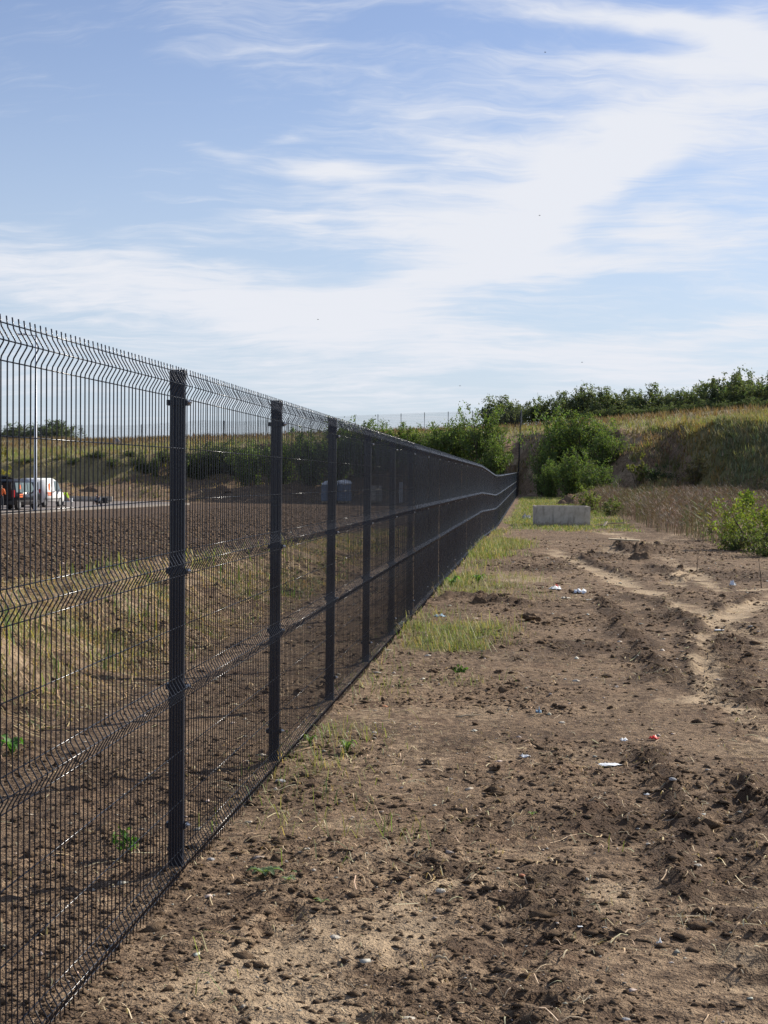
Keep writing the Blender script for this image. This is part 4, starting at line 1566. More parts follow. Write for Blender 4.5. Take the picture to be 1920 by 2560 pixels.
# thistle rosettes and small plants
def rosette(px, py, wpx, n, base, lab, seed, up=0.35):
    rg = np.random.default_rng(seed)
    q = hit(px, py)
    r_ = wpx * 0.5 * math.hypot(q[0], q[1]) / F
    root = empty('weed_rosette', (q[0], q[1], gz(q[0], q[1])))
    for j in range(n):
        az_ = 6.283 * j / n + rg.uniform(-.3, .3)
        L_ = r_ * rg.uniform(0.6, 1.1)
        V = []; Fq = []
        ns = 11
        for i in range(ns):
            t = i / (ns - 1)
            w_ = L_ * 0.22 * math.sin(math.pi * min(1, t * 0.93 + 0.06)) ** 0.7 * (1.25 if i % 2 else 0.6)
            zc = L_ * (up * math.sin(math.pi * t * 0.8) + 0.05)
            V += [(t * L_, -w_, zc + w_ * .5), (t * L_, 0, zc), (t * L_, w_, zc + w_ * .5)]
            if i:
                o_i = 3 * i
                Fq += [(o_i - 3, o_i - 2, o_i + 1, o_i), (o_i - 2, o_i - 1, o_i + 2, o_i + 1)]
        V = np.array(V)
        c, s = math.cos(az_), math.sin(az_)
        V = np.stack([V[:, 0] * c - V[:, 1] * s, V[:, 0] * s + V[:, 1] * c, V[:, 2]], 1)
        C = greens(len(V), base, 0.1, 0.1, rg) * rg.uniform(0.8, 1.25)
        np_mesh('leaf', V, np.array(Fq), M['leaf'], root, cols=C, smooth=True)
    tag(root, lab, 'plant')


rosette(662, 2192, 90, 8, (0.16, 0.23, 0.11), 'jagged grey green thistle rosette in front of the fence', 1)
rosette(722, 2216, 50, 6, (0.24, 0.31, 0.18), 'pale thistle leaf cluster just below the thistle rosette', 2)
rosette(745, 2188, 46, 5, (0.15, 0.22, 0.09), 'small thistle plant right of the thistle rosette', 3)
rosette(805, 2265, 46, 5, (0.20, 0.27, 0.13), 'little thistle leaves lower right of the rosette', 4)
rosette(775, 1866, 44, 8, (0.15, 0.24, 0.05), 'bright green grassy weed right of the second post', 5, 1.1)
rosette(868, 1885, 54, 9, (0.16, 0.24, 0.06), 'yellow green weed tuft further right of the second post', 6, 1.0)
rosette(1130, 1468, 46, 8, (0.13, 0.24, 0.05), 'green weed beside the fence foot in mid distance', 7, 1.0)
rosette(1195, 1460, 40, 8, (0.13, 0.22, 0.05), 'green weed on the grassy strip in mid distance', 8, 1.0)
rosette(1330, 2052, 36, 5, (0.17, 0.25, 0.10), 'small blue green weed on the soil left of centre', 9, .6)
rosette(30, 1895, 90, 9, (0.10, 0.24, 0.04), 'fresh green broad leaved weed behind the fence at the left edge', 10, .9)
q = hit(310, 2150)
sp = plant_thing('small_weed', 0.13, 0.13, 12, 420, 0.022, (0.12, 0.24, 0.04), 450, 'foliage', base_frac=0.0)
sp.location = (q[0], q[1], gz(q[0], q[1]))
tag(sp, 'small bright green bushy weed behind the nearest fence panel', 'plant')
q = hit(1068, 1698)
sp = plant_thing('small_weed', 0.10, 0.14, 10, 260, 0.03, (0.09, 0.16, 0.04), 451, 'foliage', base_frac=0.0)
sp.location = (hit(1145, 1695)[0], hit(1145, 1695)[1], gz(*hit(1145, 1695)[:2]))
tag(sp, 'small dark green weed in the middle of the bare ground', 'plant')


# ------------------------------------------------------------------ concrete box, planks, rubble, heaps
q = hit(1406, 1316)
D_ = math.hypot(q[0], q[1])
W_ = 138 * D_ / F; H_ = 52 * D_ / F
box = empty('concrete_chamber', (q[0], q[1], gz(q[0], q[1]) - 0.03), R(3))
tag(box, 'open topped grey concrete chamber standing at the end of the track', 'concrete box')
wl_ = 0.13
DP = 1.5
MB().box(-W_ / 2, W_ / 2, 0, wl_, -0.2, H_).build('front_wall', M['concrete'], box, 0.012)
MB().box(-W_ / 2, W_ / 2, DP - wl_, DP, -0.2, H_ + 0.012).build('back_wall', M['concrete'], box, 0.012)
for s_ in (-1, 1):
    xa = s_ * W_ / 2
    MB().box(min(xa, xa - s_ * wl_), max(xa, xa - s_ * wl_), wl_ + 0.002, DP - wl_ - 0.002, -0.2, H_ - 0.006).build('side_wall', M['concrete'], box, 0.01)


def heap(name, px, py, wpx, hpx, lab, seed, cat='heap', mat='clod', dpt=0.8, lump=0.35):
    rg = np.random.default_rng(seed)
    q = hit(px, py)
    k = math.hypot(q[0], q[1]) / F
    w, h = wpx * k * 0.5, hpx * k
    n = 44
    u, v = np.meshgrid(np.linspace(-1, 1, n), np.linspace(-1, 1, n))
    rr = np.sqrt(u * u + v * v)
    ang = np.arctan2(v, u)
    R_ = 0.82 + 0.25 * vnoise(np.cos(ang) * 1.4 + seed, np.sin(ang) * 1.4, seed)
    prof_ = 0.5 + 0.5 * np.cos(np.pi * np.clip(rr / R_, 0, 1))
    nz_ = fbm(u * 2 + seed, v * 2, 1.0, 5, seed % 97, 0.62)
    Z_ = prof_ * (1 + 1.2 * nz_) * (1 + 0.4 * vnoise(u * 1.3 + seed, v * 1.3, seed + 3))
    X_ = q[0] + u * w; Y_ = q[1] + v * w * dpt
    Zg = height_base(X_, Y_) - 0.05
    idx_ = np.arange(n * n).reshape(n, n)
    qd = np.stack([idx_[:-1, :-1], idx_[:-1, 1:], idx_[1:, 1:], idx_[1:, :-1]], -1).reshape(-1, 4)
    o = np_mesh(name, np.stack([X_, Y_, Zg + np.maximum(Z_, 0) * h * 1.15], -1).reshape(-1, 3), qd, M[mat])
    return tag(o, lab, cat)


heap('soil_heap', 1420, 1262, 110, 19, 'dark soil heap behind the concrete chamber', 11)
heap('soil_heap', 1600, 1400, 130, 20, 'low brown soil mound in the middle of the wheel tracks', 12)
heap('soil_heap', 1690, 1302, 70, 22, 'dark soil and root heap at the edge of the dead weeds', 13)
heap('rubble_heap', 1316, 1297, 44, 18, 'grey rubble heap in the grass left of the concrete chamber', 14, 'rubble', 'grey_stone')
heap('soil_heap', 232, 1232, 100, 12, 'long dark soil heap at the foot of the left bank', 15, dpt=0.4)
heap('soil_heap', 545, 1232, 90, 16, 'flat dark soil heap seen through the mesh near the second post', 16, dpt=0.4)
heap('soil_heap', 748, 1254, 44, 12, 'small dark soil heap seen through the mesh right of the second post', 17, dpt=0.5)
heap('soil_heap', 290, 1108, 44, 10, 'pale soil mound on the grassy field above the left bank', 18, mat='grey_stone', dpt=0.5)
heap('turf_clump', 1195, 1512, 180, 18, 'dark overturned turf ridge beside the grass strip', 19, 'turf', dpt=0.25)

q = hit(1520, 1318)
for j, (dx, dy, dz, L_, rz, tilt, lab) in enumerate([
        (-0.15, 0.30, 0.02, 1.3, 0.02, 0.02, 'longest pale plank at the back of the timber pile'), (0.0, 0.10, 0.03, 1.1, -0.12, 0.0, 'pale plank lying across the front of the timber pile'),
        (0.1, 0.22, 0.09, 1.15, 0.22, 0.03, 'pale plank slanting on top of the timber pile'), (-0.25, 0.0, 0.05, 0.7, 0.5, 0.10, 'short plank leaning out at the left of the timber pile'),
        (0.3, 0.15, 0.13, 0.8, -0.3, 0.06, 'short pale plank at the right top of the timber pile'), (-0.12, -0.12, 0.10, 0.42, 1.25, 0.45, 'broken white plank end standing up at the front of the timber pile')]):
    o = MB().box(-L_ / 2, L_ / 2, -0.05, 0.05, -0.013, 0.013).build('plank', M['wood'], None, 0.003)
    o.location = (q[0] + dx, q[1] + dy, gz(q[0] + dx, q[1] + dy) + 0.03 + dz)
    o.rotation_euler = (random.uniform(-.15, .15), -tilt, rz)
    tag(o, lab, 'plank', 'planks of the timber pile')
for px, py, L_, rz, ti, lab in ((1740, 1298, 0.65, -0.5, 0.25, 'white broken board lying at the edge of the dead weeds'), (1728, 1286, 0.3, 0.3, 1.2, 'short white stump of board standing in the root heap'), (1560, 1376, 0.75, -0.15, 0.04, 'pale board lying on the low soil mound')):
    o = MB().box(-L_ / 2, L_ / 2, -0.06, 0.06, -0.015, 0.015).build('board', M['wood'], None, 0.003)
    on_ground(o, px, py, 0.06 + 0.5 * L_ * math.sin(ti))
    o.rotation_euler = (0.1, ti, rz)
    tag(o, lab, 'board')


def dead_stalk(px, py, hpx, lab, seed):
    rg = np.random.default_rng(seed)
    q = hit(px, py)
    h = hpx * math.hypot(q[0], q[1]) / F
    m = MB()
    lean = rg.normal() * 0.2
    m.tube([(0, 0, -0.05), (lean * h * .4, 0, h * .5), (lean * h, 0, h)], [0.02 * h, 0.014 * h, 0.004 * h], 6)
    for j in range(7):
        t = rg.uniform(0.3, 0.95); a = rg.uniform(0, 6.28); l = h * rg.uniform(0.12, 0.3)
        b0 = (lean * h * t, 0, h * t)
        m.tube([b0, (b0[0] + math.cos(a) * l * .6, math.sin(a) * l * .6, b0[2] + l * .6), (b0[0] + math.cos(a) * l * .8, math.sin(a) * l * .8, b0[2] + l)], [0.007 * h, 0.005 * h, 0.002 * h], 5)
    o = m.build('dead_stalk', M['twig'] if seed % 2 else M['bark'], None)
    o.location = (q[0], q[1], gz(q[0], q[1]))
    tag(o, lab, 'plant')


dead_stalk(1544, 1270, 70, 'pale branching dead stalk standing behind the planks', 71)
dead_stalk(1561, 1316, 40, 'dark dead stump stalk at the right end of the planks', 72)
dead_stalk(1742, 1430, 50, 'thin bare dead stalk standing on the bare track', 74)
dead_stalk(1904, 1470, 70, 'tall thin bare stalk near the right edge', 76)

# ------------------------------------------------------------------ fenced site: car park, vans, workers
PZ = -0.60


def on_plane(px, py, z=PZ):
    d = ray(px, py)
    t = (z - CAM_H) / d[2]
    return np.array([d[0] * t, d[1] * t, z])


K1 = [on_plane(-120, 1288), on_plane(0, 1281), on_plane(120, 1276), on_plane(230, 1270), on_plane(340, 1265), on_plane(470, 1259)]
K2 = [on_plane(470, 1257.5), on_plane(390, 1254), on_plane(330, 1249), on_plane(230, 1247), on_plane(0, 1247), on_plane(-160, 1247)]
pts = K1 + K2
m = MB()
n = len(K1)
m.add([(p[0], p[1], PZ) for p in pts] + [(p[0], p[1], PZ - 0.4) for p in pts], [tuple(range(2 * n))] + [(i, (i + 1) % (2 * n), 2 * n + (i + 1) % (2 * n), 2 * n + i) for i in range(2 * n)])
tag(m.build('car_park', M['paving']), 'pale grey paved car park inside the fenced site', kind='structure')
kerb = empty('kerb', (K1[1][0], K1[1][1], PZ))
tag(kerb, 'pale concrete kerb along the near edge of the car park', 'kerb')
for (a, b_) in zip(K1[:-1], K1[1:]):
    L_ = float(np.linalg.norm(b_ - a)); nseg = max(1, int(L_ / 2.0)); ang = math.atan2(b_[1] - a[1], b_[0] - a[0])
    for j in range(nseg):
        p = a + (b_ - a) * (j + .5) / nseg
        o = MB().box(-L_ / nseg / 2 + .01, L_ / nseg / 2 - .01, -0.22, -0.06, -0.3, 0.06).build('kerbstone', M['kerb'], kerb, 0.015)
        o.location = (p[0] - K1[1][0], p[1] - K1[1][1], 0)
        o.rotation_euler = (0, 0, ang)

M['black_paint'] = simple('black_paint', (0.016, 0.017, 0.021), 0.22, 0, 0.1, 2)
M['white_paint'] = simple('white_paint', (0.72, 0.72, 0.71), 0.3, 0, 0.05, 2)
M['glass'] = simple('tinted_glass', (0.05, 0.07, 0.075), 0.06, 0, 0.1, 2)
M['light_glass'] = simple('reflecting_glass', (0.17, 0.22, 0.24), 0.05, 0, 0.1, 2)
M['rubber'] = simple('rubber', (0.02, 0.02, 0.021), 0.8, 0, 0.2, 9)
M['rim'] = simple('rim', (0.55, 0.56, 0.57), 0.35, 0.7, 0.1, 9)
M['tail_red'] = simple('tail_light', (0.45, 0.02, 0.02), 0.2, 0, 0.05, 9)
M['orange_print'] = simple('orange_print', (0.75, 0.16, 0.04), 0.5, 0, 0.05, 9)
M['boot_shade_engine'] = simple('boot_shade_engine_black', (0.02, 0.02, 0.02), 0.9, 0, 0.2, 4)  # near-black: painted shade inside the boot, also the engine's own colour
M['blue_load'] = simple('wrapped_blocks', (0.16, 0.20, 0.26), 0.6, 0, 0.2, 3)


def van(name, prof_, w, paint, glass, open_gate, label, cat, logo):
    root = empty(name)
    zt = max(z for _, z in prof_)

    def xin(z):
        return w / 2 - max(0, z - 0.95) * 0.15

    n = len(prof_)
    m = MB()
    m.add([(-xin(z), y_, z) for y_, z in prof_] + [(xin(z), y_, z) for y_, z in prof_],
          [tuple(range(n)), tuple(range(2 * n - 1, n - 1, -1))] + [(i, n + i, n + (i + 1) % n, (i + 1) % n) for i in range(n)])
    m.build('body', paint, root, 0.05, True, 2)
    L_ = max(y_ for y_, _ in prof_)

    def side_panel(nm, mat, ya, yb, za, zb, yc=None, yd=None, t=0.012, parent=root):
        """quad on the right flank: bottom ya-yb, top yc-yd"""
        yc = ya if yc is None else yc; yd = yb if yd is None else yd
        x0, x1 = xin(za), xin(zb)
        v = [(x0 + t, ya, za), (x0 + t, yb, za), (x1 + t, yd, zb), (x1 + t, yc, zb)]
        v2 = [(x - 0.03, y_, z) for x, y_, z in v]
        return MB().add(v + v2, [(0, 1, 2, 3), (7, 6, 5, 4), (0, 4, 5, 1), (1, 5, 6, 2), (2, 6, 7, 3), (3, 7, 4, 0)]).build(nm, mat, parent)

    wins = [(0.35, 1.25), (1.35, 2.25), (2.35, 3.1)] if open_gate else [(2.45, 3.15)]
    for a, b_ in wins:
        last = b_ > 3
        side_panel('side_window', glass, a, b_ + (0.35 if last else 0), 1.08, zt - 0.20, a, b_ - 0.02)
    side_panel('front_window_pillar', M['glass'], 3.22, 3.55, 1.08, 1.22)
    # windscreen
    iy = [i for i in range(n) if prof_[i][0] > 2.6 and prof_[i][1] > 1.2]
    ya, za = prof_[iy[0]]; yb, zb = prof_[iy[-1] + 1] if iy[-1] + 1 < n else prof_[iy[-1]]
    for yy in ((0.78, 3.62) if open_gate else (0.8, 3.35)):
        for s_ in (-1, 1):
            wh = MB().tube([(s_ * (w / 2 - 0.20), yy, 0.33), (s_ * (w / 2 + 0.012), yy, 0.33)], 0.325, 20).build('wheel', M['rubber'], root, 0.02)
            MB().tube([(s_ * (w / 2 + 0.005), yy, 0.33), (s_ * (w / 2 + 0.022), yy, 0.33)], 0.205, 14).build('rim', M['rim'], wh)
    MB().box(w / 2 - .06, w / 2 + .016, 0.42, L_ - 0.5, 0.52, 0.58).build('side_moulding', M['rubber'], root)
    MB().box(w / 2 - .05, w / 2 + .03, 2.15, 2.35, 1.02, 1.06).build('door_handle', M['rim' if open_gate else 'rubber'], root)
    MB().box(w / 2 - .02, w / 2 + .17, 3.1, 3.2, 1.02, 1.2).build('mirror', paint, root, 0.02)
    for s_ in (-1, 1):
        MB().box(s_ * (w / 2 - 0.09) - .07, s_ * (w / 2 - 0.09) + .07, -0.02, 0.12, 0.78, 1.22).build('tail_light', M['tail_red'], root, 0.01)
    MB().box(-w / 2 + .05, w / 2 - .05, -0.10, 0.06, 0.36, 0.60).build('rear_bumper', M['rubber'] if not open_gate else paint, root, 0.03)
    if open_gate:
        MB().box(-w / 2 + .2, w / 2 - .2, -0.012, 0.05, 0.66, zt - 0.2).build('boot_shade_panel', M['boot_shade_engine'], root)  # solid black panel, paints the shade inside the open boot; nothing is cut out
        g = MB().box(-w / 2 + .16, w / 2 - .16, -1.05, 0.06, -0.03, 0.05).build('tailgate', paint, root, 0.03)
        g.location = (0, 0.22, zt + 0.02); g.rotation_euler = (R(-9), 0, 0)
        gw = MB().box(-w / 2 + .3, w / 2 - .3, -0.62, -0.06, -0.045, -0.028).build('rear_window', M['glass'], g)
        for s_ in (-1, 1):
            MB().tube([(s_ * (w / 2 - .2), 0.02, 1.2), (s_ * (w / 2 - .2), -0.45, zt + 0.02)], 0.012, 6).build('gas_strut', M['rubber'], root)
        for s_ in (-1, 1):
            MB().box(s_ * (w / 2 - .28) - .02, s_ * (w / 2 - .28) + .02, 0.5, 2.7, zt + .01, zt + .06).build('roof_rail', M['rubber'], root, 0.01)
    else:
        MB().box(-w / 2 + .22, -0.02, -0.012, 0.03, 1.15, zt - 0.28).build('rear_window', M['glass'], root)
        MB().box(0.02, w / 2 - .22, -0.012, 0.03, 1.15, zt - 0.28).build('rear_window', M['glass'], root)
    # printed emblem and stripes on the flank
    y0, z0, sc1 = logo
    em = MB()
    arc = [(0.16 * math.cos(a), 0.26 * math.sin(a)) for a in np.linspace(0, 2 * math.pi, 13)[:-1]]
    em.prism([(u * sc1, v * sc1) for u, v in arc], lambda u, v, t: (xin(z0 + 0.3 * sc1) + 0.014 + t, y0 + u, z0 + 0.3 * sc1 + v), -0.04, 0.003)
    em.build('emblem', M['orange_print'], root)
    side_panel('stripe', M['orange_print'], y0 - .42 * sc1, y0 + .42 * sc1, z0 - 0.13 * sc1, z0 - 0.04 * sc1, t=0.014)
    side_panel('stripe', M['orange_print'], y0 - .36 * sc1, y0 + .36 * sc1, z0 - 0.26 * sc1, z0 - 0.18 * sc1, t=0.014)
    return tag(root, label, cat)


P_mpv = [(0.0, 0.30), (0.0, 1.0), (0.08, 1.30), (0.26, 1.74), (0.5, 1.86), (2.6, 1.86), (3.05, 1.74), (3.72, 1.18), (4.45, 1.02), (4.65, 0.72), (4.65, 0.30)]
P_van = [(0.0, 0.32), (0.0, 1.1), (0.07, 1.80), (0.25, 1.93), (2.4, 1.95), (2.95, 1.80), (3.45, 1.18), (3.98, 1.0), (4.12, 0.7), (4.12, 0.32)]
dv = van('dark_van', P_mpv, 1.78, M['black_paint'], M['light_glass'], True, 'black passenger van with its tailgate raised, parked on the car park', 'van', (1.0, 1.02, 0.95))
wv = van('white_van', P_van, 1.72, M['white_paint'], M['light_glass'], False, 'white panel van with orange emblem parked behind the black van', 'van', (1.55, 1.05, 1.0))


def set_van(o, px, py, heading, w):
    """px, py: ground point below the right rear corner"""
    p = on_plane(px, py, PZ + 0.01)
    view = math.atan2(p[0], p[1])
    az_ = view + R(heading)                   # driving direction, clockwise from +Y
    o.rotation_euler = (0, 0, -az_)
    rx, ry = math.cos(az_), -math.sin(az_)
    o.scale = (1.12, 1.12, 1.12)
    o.location = (p[0] - rx * w * 0.56, p[1] - ry * w * 0.56, PZ + 0.004)


set_van(dv, 36, 1276, 21, 1.78)
set_van(wv, 103, 1268.5, 22, 1.72)

# lamp post
p = on_plane(88, 1277)
dl = math.hypot(p[0], p[1])
hl_ = (1277 - 846) * dl * 0.995 / F
lp = empty('lamp_post', (p[0], p[1], PZ), R(5.34))
tag(lp, 'tall slender grey lamp post standing in front of the white van', 'lamp post')
MB().tube([(0, 0, -0.1), (0, 0, 1.2), (0, 0, hl_)], [0.125, 0.12, 0.055], 12).build('pole', M['lamp_steel'], lp, 0, True)
MB().box(-0.2, 0.2, -0.2, 0.2, -0.1, 0.03).build('base_plate', M['lamp_steel'], lp)
MB().tube([(0.03, 0, hl_ - 0.05), (-0.5, 0, hl_ - 0.02), (-1.0, 0, hl_ + 0.03)], 0.03, 8).build('arm', M['lamp_steel'], lp)
MB().box(-1.25, -0.55, -0.14, 0.14, hl_ - 0.02, hl_ + 0.09).build('lamp_head', M['lamp_steel'], lp, 0.03)

# pallets of wrapped blocks
for px, wpx, top, mt, lab in ((820, 32, 1206, 'blue_load', 'pallet of blue grey wrapped blocks with white cover, left of the pair'), (860, 34, 1203, 'blue_load', 'pallet of blue grey wrapped blocks with white cover, behind the fourth post'),
                              (940, 30, 1209, 'concrete', 'grey pallet stack seen dimly through the mesh by the fifth post'), (1002, 12, 1204, 'white_paint', 'white upright barrel seen dimly through the dense mesh')):
    p = hit(px, 1256)
    k = math.hypot(p[0], p[1]) / F
    w, h = wpx * k / 2, (1255 - top) * k
    r_ = empty('pallet_stack' if wpx > 20 else 'barrel', (p[0], p[1], float(height_base(p[0], p[1])) - 0.02), R(12))
    tag(r_, lab, 'pallet' if wpx > 20 else 'barrel')
    if wpx > 20:
        for zz in (0.0, 0.11):
            for s_ in (-1, -.33, .33, 1):
                MB().box(s_ * w * .86 - .06, s_ * w * .86 + .06, -w, w, zz, zz + .03).build('pallet_board', M['wood'], r_)
        MB().box(-w * .9, w * .9, -w * .85, w * .85, 0.031, 0.109).build('pallet_block', M['wood'], r_)
        MB().box(-w, w, -w, w, 0.142, 0.14 + h * .46).build('wrapped_load', M[mt], r_, 0.03)
        MB().box(-w * .97, w * .97, -w * .97, w * .97, 0.145 + h * .46, h * .92).build('wrapped_load', M[mt], r_, 0.03)
        if mt == 'blue_load':
            c = blob('cover_sheet', M['white_plastic'], w * 1.05, w * 1.05, h * .17, 800 + px, 3, 0.3)
            c.parent = r_; c.location = (0, 0, h * .92)
    else:
        MB().tube([(0, 0, 0), (0, 0, h * .1), (0, 0, h * .5), (0, 0, h * .9), (0, 0, h)], [w * .9, w, w * 1.02, w, w * .85], 14).build('drum', M[mt], r_, 0.01)
        MB().tube([(0, 0, h * .48), (0, 0, h * .52)], w * 1.07, 14).build('rib', M[mt], r_)

# slabs stacked at the back of the car park
p = on_plane(200, 1253.5)
k = math.hypot(p[0], p[1]) / F
ss = empty('concrete_barrier', (p[0], p[1], PZ), R(8))
tag(ss, 'low grey concrete barrier at the back of the car park', 'barrier')
for j in range(3):
    o = MB().box(-1.0, 1.0, -0.15, 0.15, 0, 13 * k).build('block', M['concrete'], ss, 0.02)
    o.location = ((j - 1) * 2.03, 0, 0)
p = on_plane(330, 1251)
sl = empty('slab_stack', (p[0], p[1], PZ), R(10))
tag(sl, 'stack of flat white slabs at the right end of the car park', 'slabs')
for j in range(3):
    o = MB().box(-1.2, 1.2, -0.6, 0.6, 0.1 * j + .003, 0.1 * j + .095).build('slab', M['kerb'], sl, 0.012)
    o.location = (0.12 * j, 0.05 * j, 0)
p = on_plane(168, 1264)
tr = empty('work_trestle', (p[0], p[1], PZ), R(5))
tag(tr, 'white mixing tub on a low trestle beside the bending worker', 'trestle')
MB().box(-0.45, 0.45, -0.2, 0.2, 0.30, 0.35).build('top', M['white_paint'], tr, 0.01)
for xx in (-.38, .38):
    for yy in (-.14, .14):
        MB().tube([(xx, yy, 0), (xx * .9, yy * .9, 0.3)], 0.02, 6).build('leg', M['rim'], tr)
tb = MB().tube([(0.28, 0, 0.352), (0.28, 0, 0.60)], [0.13, 0.17], 14).build('tub', M['white_plastic'], tr)
p = on_plane(255, 1259)
fr = empty('plate_compactor', (p[0], p[1] + 1, PZ))
tag(fr, 'small dark machine with a handle frame behind the crouching worker', 'machine')
MB().box(-0.3, 0.3, -0.2, 0.2, 0.02, 0.12).build('base_plate', M['rubber'], fr, 0.01)
MB().box(-0.2, 0.2, -0.15, 0.15, 0.12, 0.5).build('engine', M['boot_shade_engine'], fr, 0.03)
MB().tube([(-0.22, 0, 0.2), (-0.26, 0, 0.85), (0.26, 0, 0.85), (0.22, 0, 0.2)], 0.02, 6).build('handle', M['rubber'], fr)

# ------------------------------------------------------------------ workers
for nm, c in (('skin', (0.42, 0.24, 0.16)), ('hair', (0.03, 0.02, 0.015)), ('hi_orange', (0.95, 0.20, 0.05)), ('hi_yellow', (0.55, 0.80, 0.04)), ('trousers', (0.025, 0.027, 0.035)), ('boots', (0.03, 0.025, 0.02)), ('grey_shirt', (0.16, 0.17, 0.19)), ('white_cap', (0.7, 0.7, 0.7))):
    M[nm] = simple(nm, c, 0.75, 0, 0.15, 8)


def person(J, mats, loc, rz, label):
    """J: joint positions; one skinned body, clothes by region"""
    names = ['pelvis', 'waist', 'chest', 'neck', 'head', 'crown']
    verts = []; edges = []; rad = []; reg = []

    def add(p, r, parent, g):
        verts.append(p); rad.append(r); reg.append(g)
        if parent is not None:
            edges.append((parent, len(verts) - 1))
        return len(verts) - 1

    pv = add(J['pelvis'], (0.155, 0.12), None, 'legs')
    wa = add(J['waist'], (0.15, 0.11), pv, 'top')
    ch = add(J['chest'], (0.175, 0.125), wa, 'top')
    nk = add(J['neck'], (0.062, 0.062), ch, 'skin')
    hd = add(J['head'], (0.085, 0.095), nk, 'skin')
    cr = add(J['crown'], (0.078, 0.085), hd, 'hair')
    for s_ in 'LR':
        sh = add(J['sh' + s_], (0.075, 0.075), ch, 'top')
        el = add(J['el' + s_], (0.052, 0.052), sh, 'top')
        wr = add(J['wr' + s_], (0.038, 0.038), el, 'skin')
        pa = add(J['hd' + s_], (0.042, 0.030), wr, 'skin')
        d = np.array(J['hd' + s_]) - np.array(J['wr' + s_])
        d = d / (np.linalg.norm(d) + 1e-6)
        side = np.cross(d, (0, 0, 1)); side /= (np.linalg.norm(side) + 1e-6)
        for f, (off, ln) in enumerate(((-0.028, .065), (-.010, .078), (.010, .074), (.028, .058))):
            b0 = np.array(J['hd' + s_]) + d * 0.02 + side * off
            k1 = add(tuple(b0 + d * ln * .5), (0.009, 0.009), pa, 'skin')
            add(tuple(b0 + d * ln * .85 + np.array((0, 0, -0.02))), (0.008, 0.008), k1, 'skin')
        th = np.array(J['hd' + s_]) - d * 0.03
        k1 = add(tuple(th + side * 0.045 + d * 0.02), (0.010, 0.010), pa, 'skin')
        add(tuple(th + side * 0.055 + d * 0.055), (0.009, 0.009), k1, 'skin')
        hp = add(J['hp' + s_], (0.10, 0.10), pv, 'legs')
        kn = add(J['kn' + s_], (0.068, 0.068), hp, 'legs')
        an = add(J['an' + s_], (0.050, 0.050), kn, 'legs')
        add(J['to' + s_], (0.045, 0.035), an, 'boots')
    me = bpy.data.meshes.new('body')
    me.from_pydata(verts, edges, [])
    o = bpy.data.objects.new('body', me)
    col.objects.link(o)
    md = o.modifiers.new('skin', 'SKIN')
    md.use_smooth_shade = True
    md.branch_smoothing = 0.4
    for i, sv in enumerate(me.skin_vertices[0].data):
        sv.radius = rad[i]; sv.use_root = (i == 0)
    ss_ = o.modifiers.new('sub', 'SUBSURF'); ss_.levels = 1; ss_.render_levels = 1
    dg = bpy.context.evaluated_depsgraph_get()
    me2 = bpy.data.meshes.new_from_object(o.evaluated_get(dg))
    bpy.data.objects.remove(o)
    order = ['top', 'legs', 'skin', 'hair', 'boots']
    me2.materials.clear()
    for g in order:
        me2.materials.append(M[mats[g]])
    VV = np.array(verts); 
    for pl_ in me2.polygons:
        c = np.array(pl_.center)
        j = int(np.argmin(np.linalg.norm(VV - c, axis=1)))
        pl_.material_index = order.index(reg[j])
        pl_.use_smooth = True
    root = empty('person', loc, rz)
    b = bpy.data.objects.new('body', me2)
    col.objects.link(b); b.parent = root
    hx_ = Vector(J['head']); up = (Vector(J['crown']) - hx_).normalized()
    f = Vector(J.get('face', (0, 1, 0))).normalized()
    rt = f.cross(up).normalized()
    nose = MB().tube([hx_ + f * 0.085 + up * .01, hx_ + f * 0.118 - up * 0.02], [0.012, 0.016], 6).build('nose', M['skin'], root)
    for s_ in (-1, 1):
        MB().tube([hx_ + f * 0.078 + rt * s_ * .034 + up * .03, hx_ + f * 0.094 + rt * s_ * .034 + up * .03], 0.010, 6).build('eye', M['hair'], root)
        MB().tube([hx_ + rt * s_ * .078 + up * .01, hx_ + rt * s_ * .098 + up * .01], 0.026, 7).build('ear', M['skin'], root)
    MB().tube([hx_ + f * 0.085 - up * .045 - rt * .025, hx_ + f * 0.085 - up * .045 + rt * .025], 0.008, 6).build('mouth', M['tail_red'], root)
    return tag(root, label, 'person')


# standing, facing the van boot, hands forward (local +Y is where the person faces)
stand = dict(pelvis=(0, 0, .94), waist=(0, 0, 1.10), chest=(0, .02, 1.33), neck=(0, .03, 1.50), head=(0, .06, 1.62), crown=(0, .05, 1.70),
             shL=(-.20, .02, 1.42), elL=(-.25, .08, 1.15), wrL=(-.18, .32, 1.10), hdL=(-.16, .40, 1.10), shR=(.20, .02, 1.42), elR=(.25, .08, 1.15), wrR=(.18, .32, 1.08), hdR=(.16, .40, 1.08),
             hpL=(-.10, 0, .86), knL=(-.11, .02, .48), anL=(-.12, -.02, .09), toL=(-.13, .15, .04), hpR=(.10, 0, .86), knR=(.12, .03, .48), anR=(.13, .0, .09), toR=(.14, .17, .04))
p = on_plane(2, 1276.5)
person(stand, dict(top='hi_orange', legs='trousers', skin='skin', hair='hair', boots='boots'), (p[0], p[1], PZ + .003), R(-8) + YAW, 'person in orange work jacket standing at the open boot of the black van')
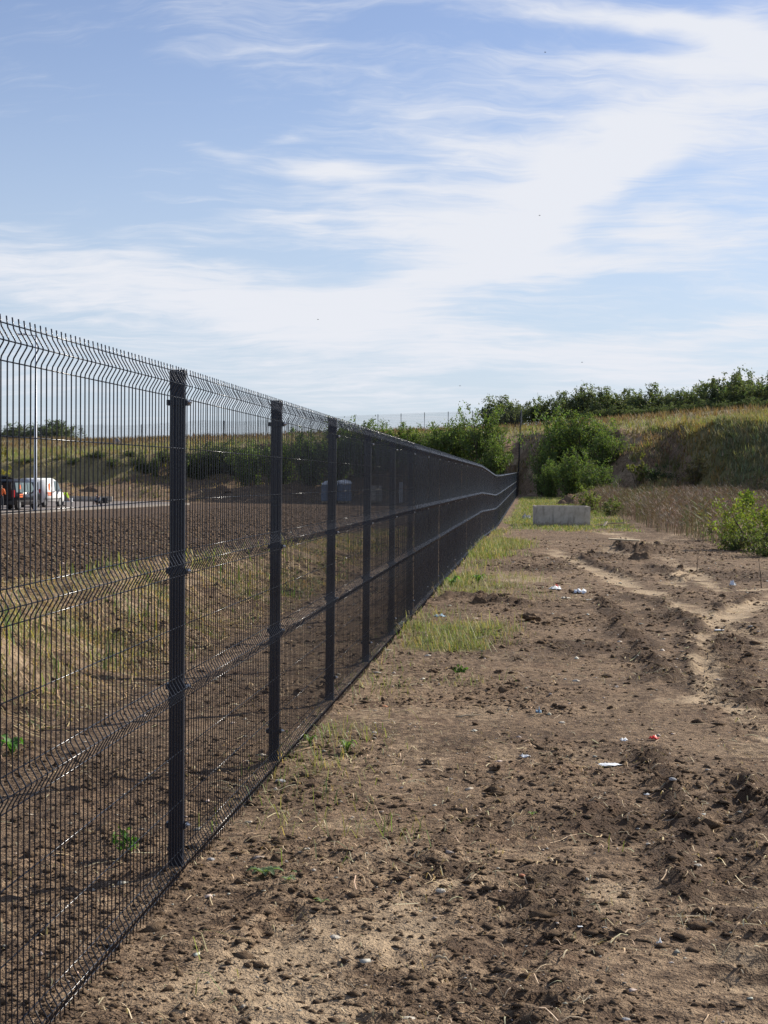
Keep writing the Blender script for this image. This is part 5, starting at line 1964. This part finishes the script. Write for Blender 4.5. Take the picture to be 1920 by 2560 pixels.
bend = dict(pelvis=(0, -.12, .92), waist=(0, .02, 1.00), chest=(0, .24, 1.03), neck=(0, .40, 1.01), head=(0, .52, .97), crown=(0, .60, .95), face=(0, .4, -1),
            shL=(-.19, .28, 1.02), elL=(-.24, .34, .75), wrL=(-.16, .42, .56), hdL=(-.12, .46, .49), shR=(.19, .28, 1.02), elR=(.24, .36, .76), wrR=(.16, .46, .58), hdR=(.12, .50, .51),
            hpL=(-.10, -.12, .86), knL=(-.12, -.02, .48), anL=(-.13, -.06, .09), toL=(-.14, .12, .04), hpR=(.10, -.12, .86), knR=(.12, .04, .48), anR=(.13, .0, .09), toR=(.14, .18, .04))
p = on_plane(158, 1266)
person(bend, dict(top='hi_yellow', legs='trousers', skin='skin', hair='hair', boots='boots'), (p[0], p[1], PZ + .003), R(-90) + YAW, 'person in yellow high visibility vest bending over beside the white van')
crouch = dict(pelvis=(0, -.10, .34), waist=(0, -.02, .48), chest=(0, .14, .66), neck=(0, .26, .76), head=(0, .34, .84), crown=(0, .36, .92), face=(0, 1, -.6),
              shL=(-.19, .17, .70), elL=(-.24, .36, .50), wrL=(-.14, .50, .30), hdL=(-.10, .55, .23), shR=(.19, .17, .70), elR=(.24, .36, .50), wrR=(.14, .52, .32), hdR=(.10, .58, .25),
              hpL=(-.12, -.06, .32), knL=(-.20, .34, .48), anL=(-.18, .08, .09), toL=(-.20, .26, .04), hpR=(.12, -.06, .32), knR=(.20, .34, .46), anR=(.18, .08, .09), toR=(.20, .26, .04))
p = on_plane(250, 1267)
person(crouch, dict(top='grey_shirt', legs='trousers', skin='skin', hair='white_cap', boots='boots'), (p[0], p[1], PZ + .003), R(150) + YAW, 'person in grey crouching at the car park kerb')

# ------------------------------------------------------------------ birds
M['bird'] = simple('bird', (0.03, 0.03, 0.035), 0.8, 0, 0.2, 20)
for j, (px, py, dep, lab) in enumerate([(1363, 131, 90, 'tiny bird high at the top right of the sky'), (1349, 539, 90, 'tiny bird in the white cloud right of centre'), (795, 799, 100, 'tiny bird low in the sky left of centre'),
                                         (1455, 906, 110, 'tiny bird just above the hilltop trees'), (1150, 965, 100, 'tiny bird above the left thicket')]):
    x, y_, z = XY(px, dep, py)
    b = empty('bird', (x, y_, z), random.uniform(0, 6.28))
    MB().tube([(0, -.10, 0), (0, -.04, 0.005), (0, .04, .01), (0, .09, .012), (0, .11, .01)], [0.008, 0.022, 0.024, 0.014, 0.003], 7).build('body', M['bird'], b, 0, True)
    for s_ in (-1, 1):
        MB().add([(s_ * .015, .05, .015), (s_ * .015, -.02, .015), (s_ * .09, -.01, .05), (s_ * .09, .05, .05), (s_ * .18, -.03, .03), (s_ * .015, .05, .008), (s_ * .015, -.02, .008), (s_ * .09, -.01, .044), (s_ * .09, .05, .044)],
                 [(0, 1, 2, 3), (3, 2, 4), (5, 8, 7, 6), (8, 4, 7)]).build('wing', M['bird'], b)
    b.scale = (0.6, 0.6, 0.6)
    tag(b, lab, 'bird')
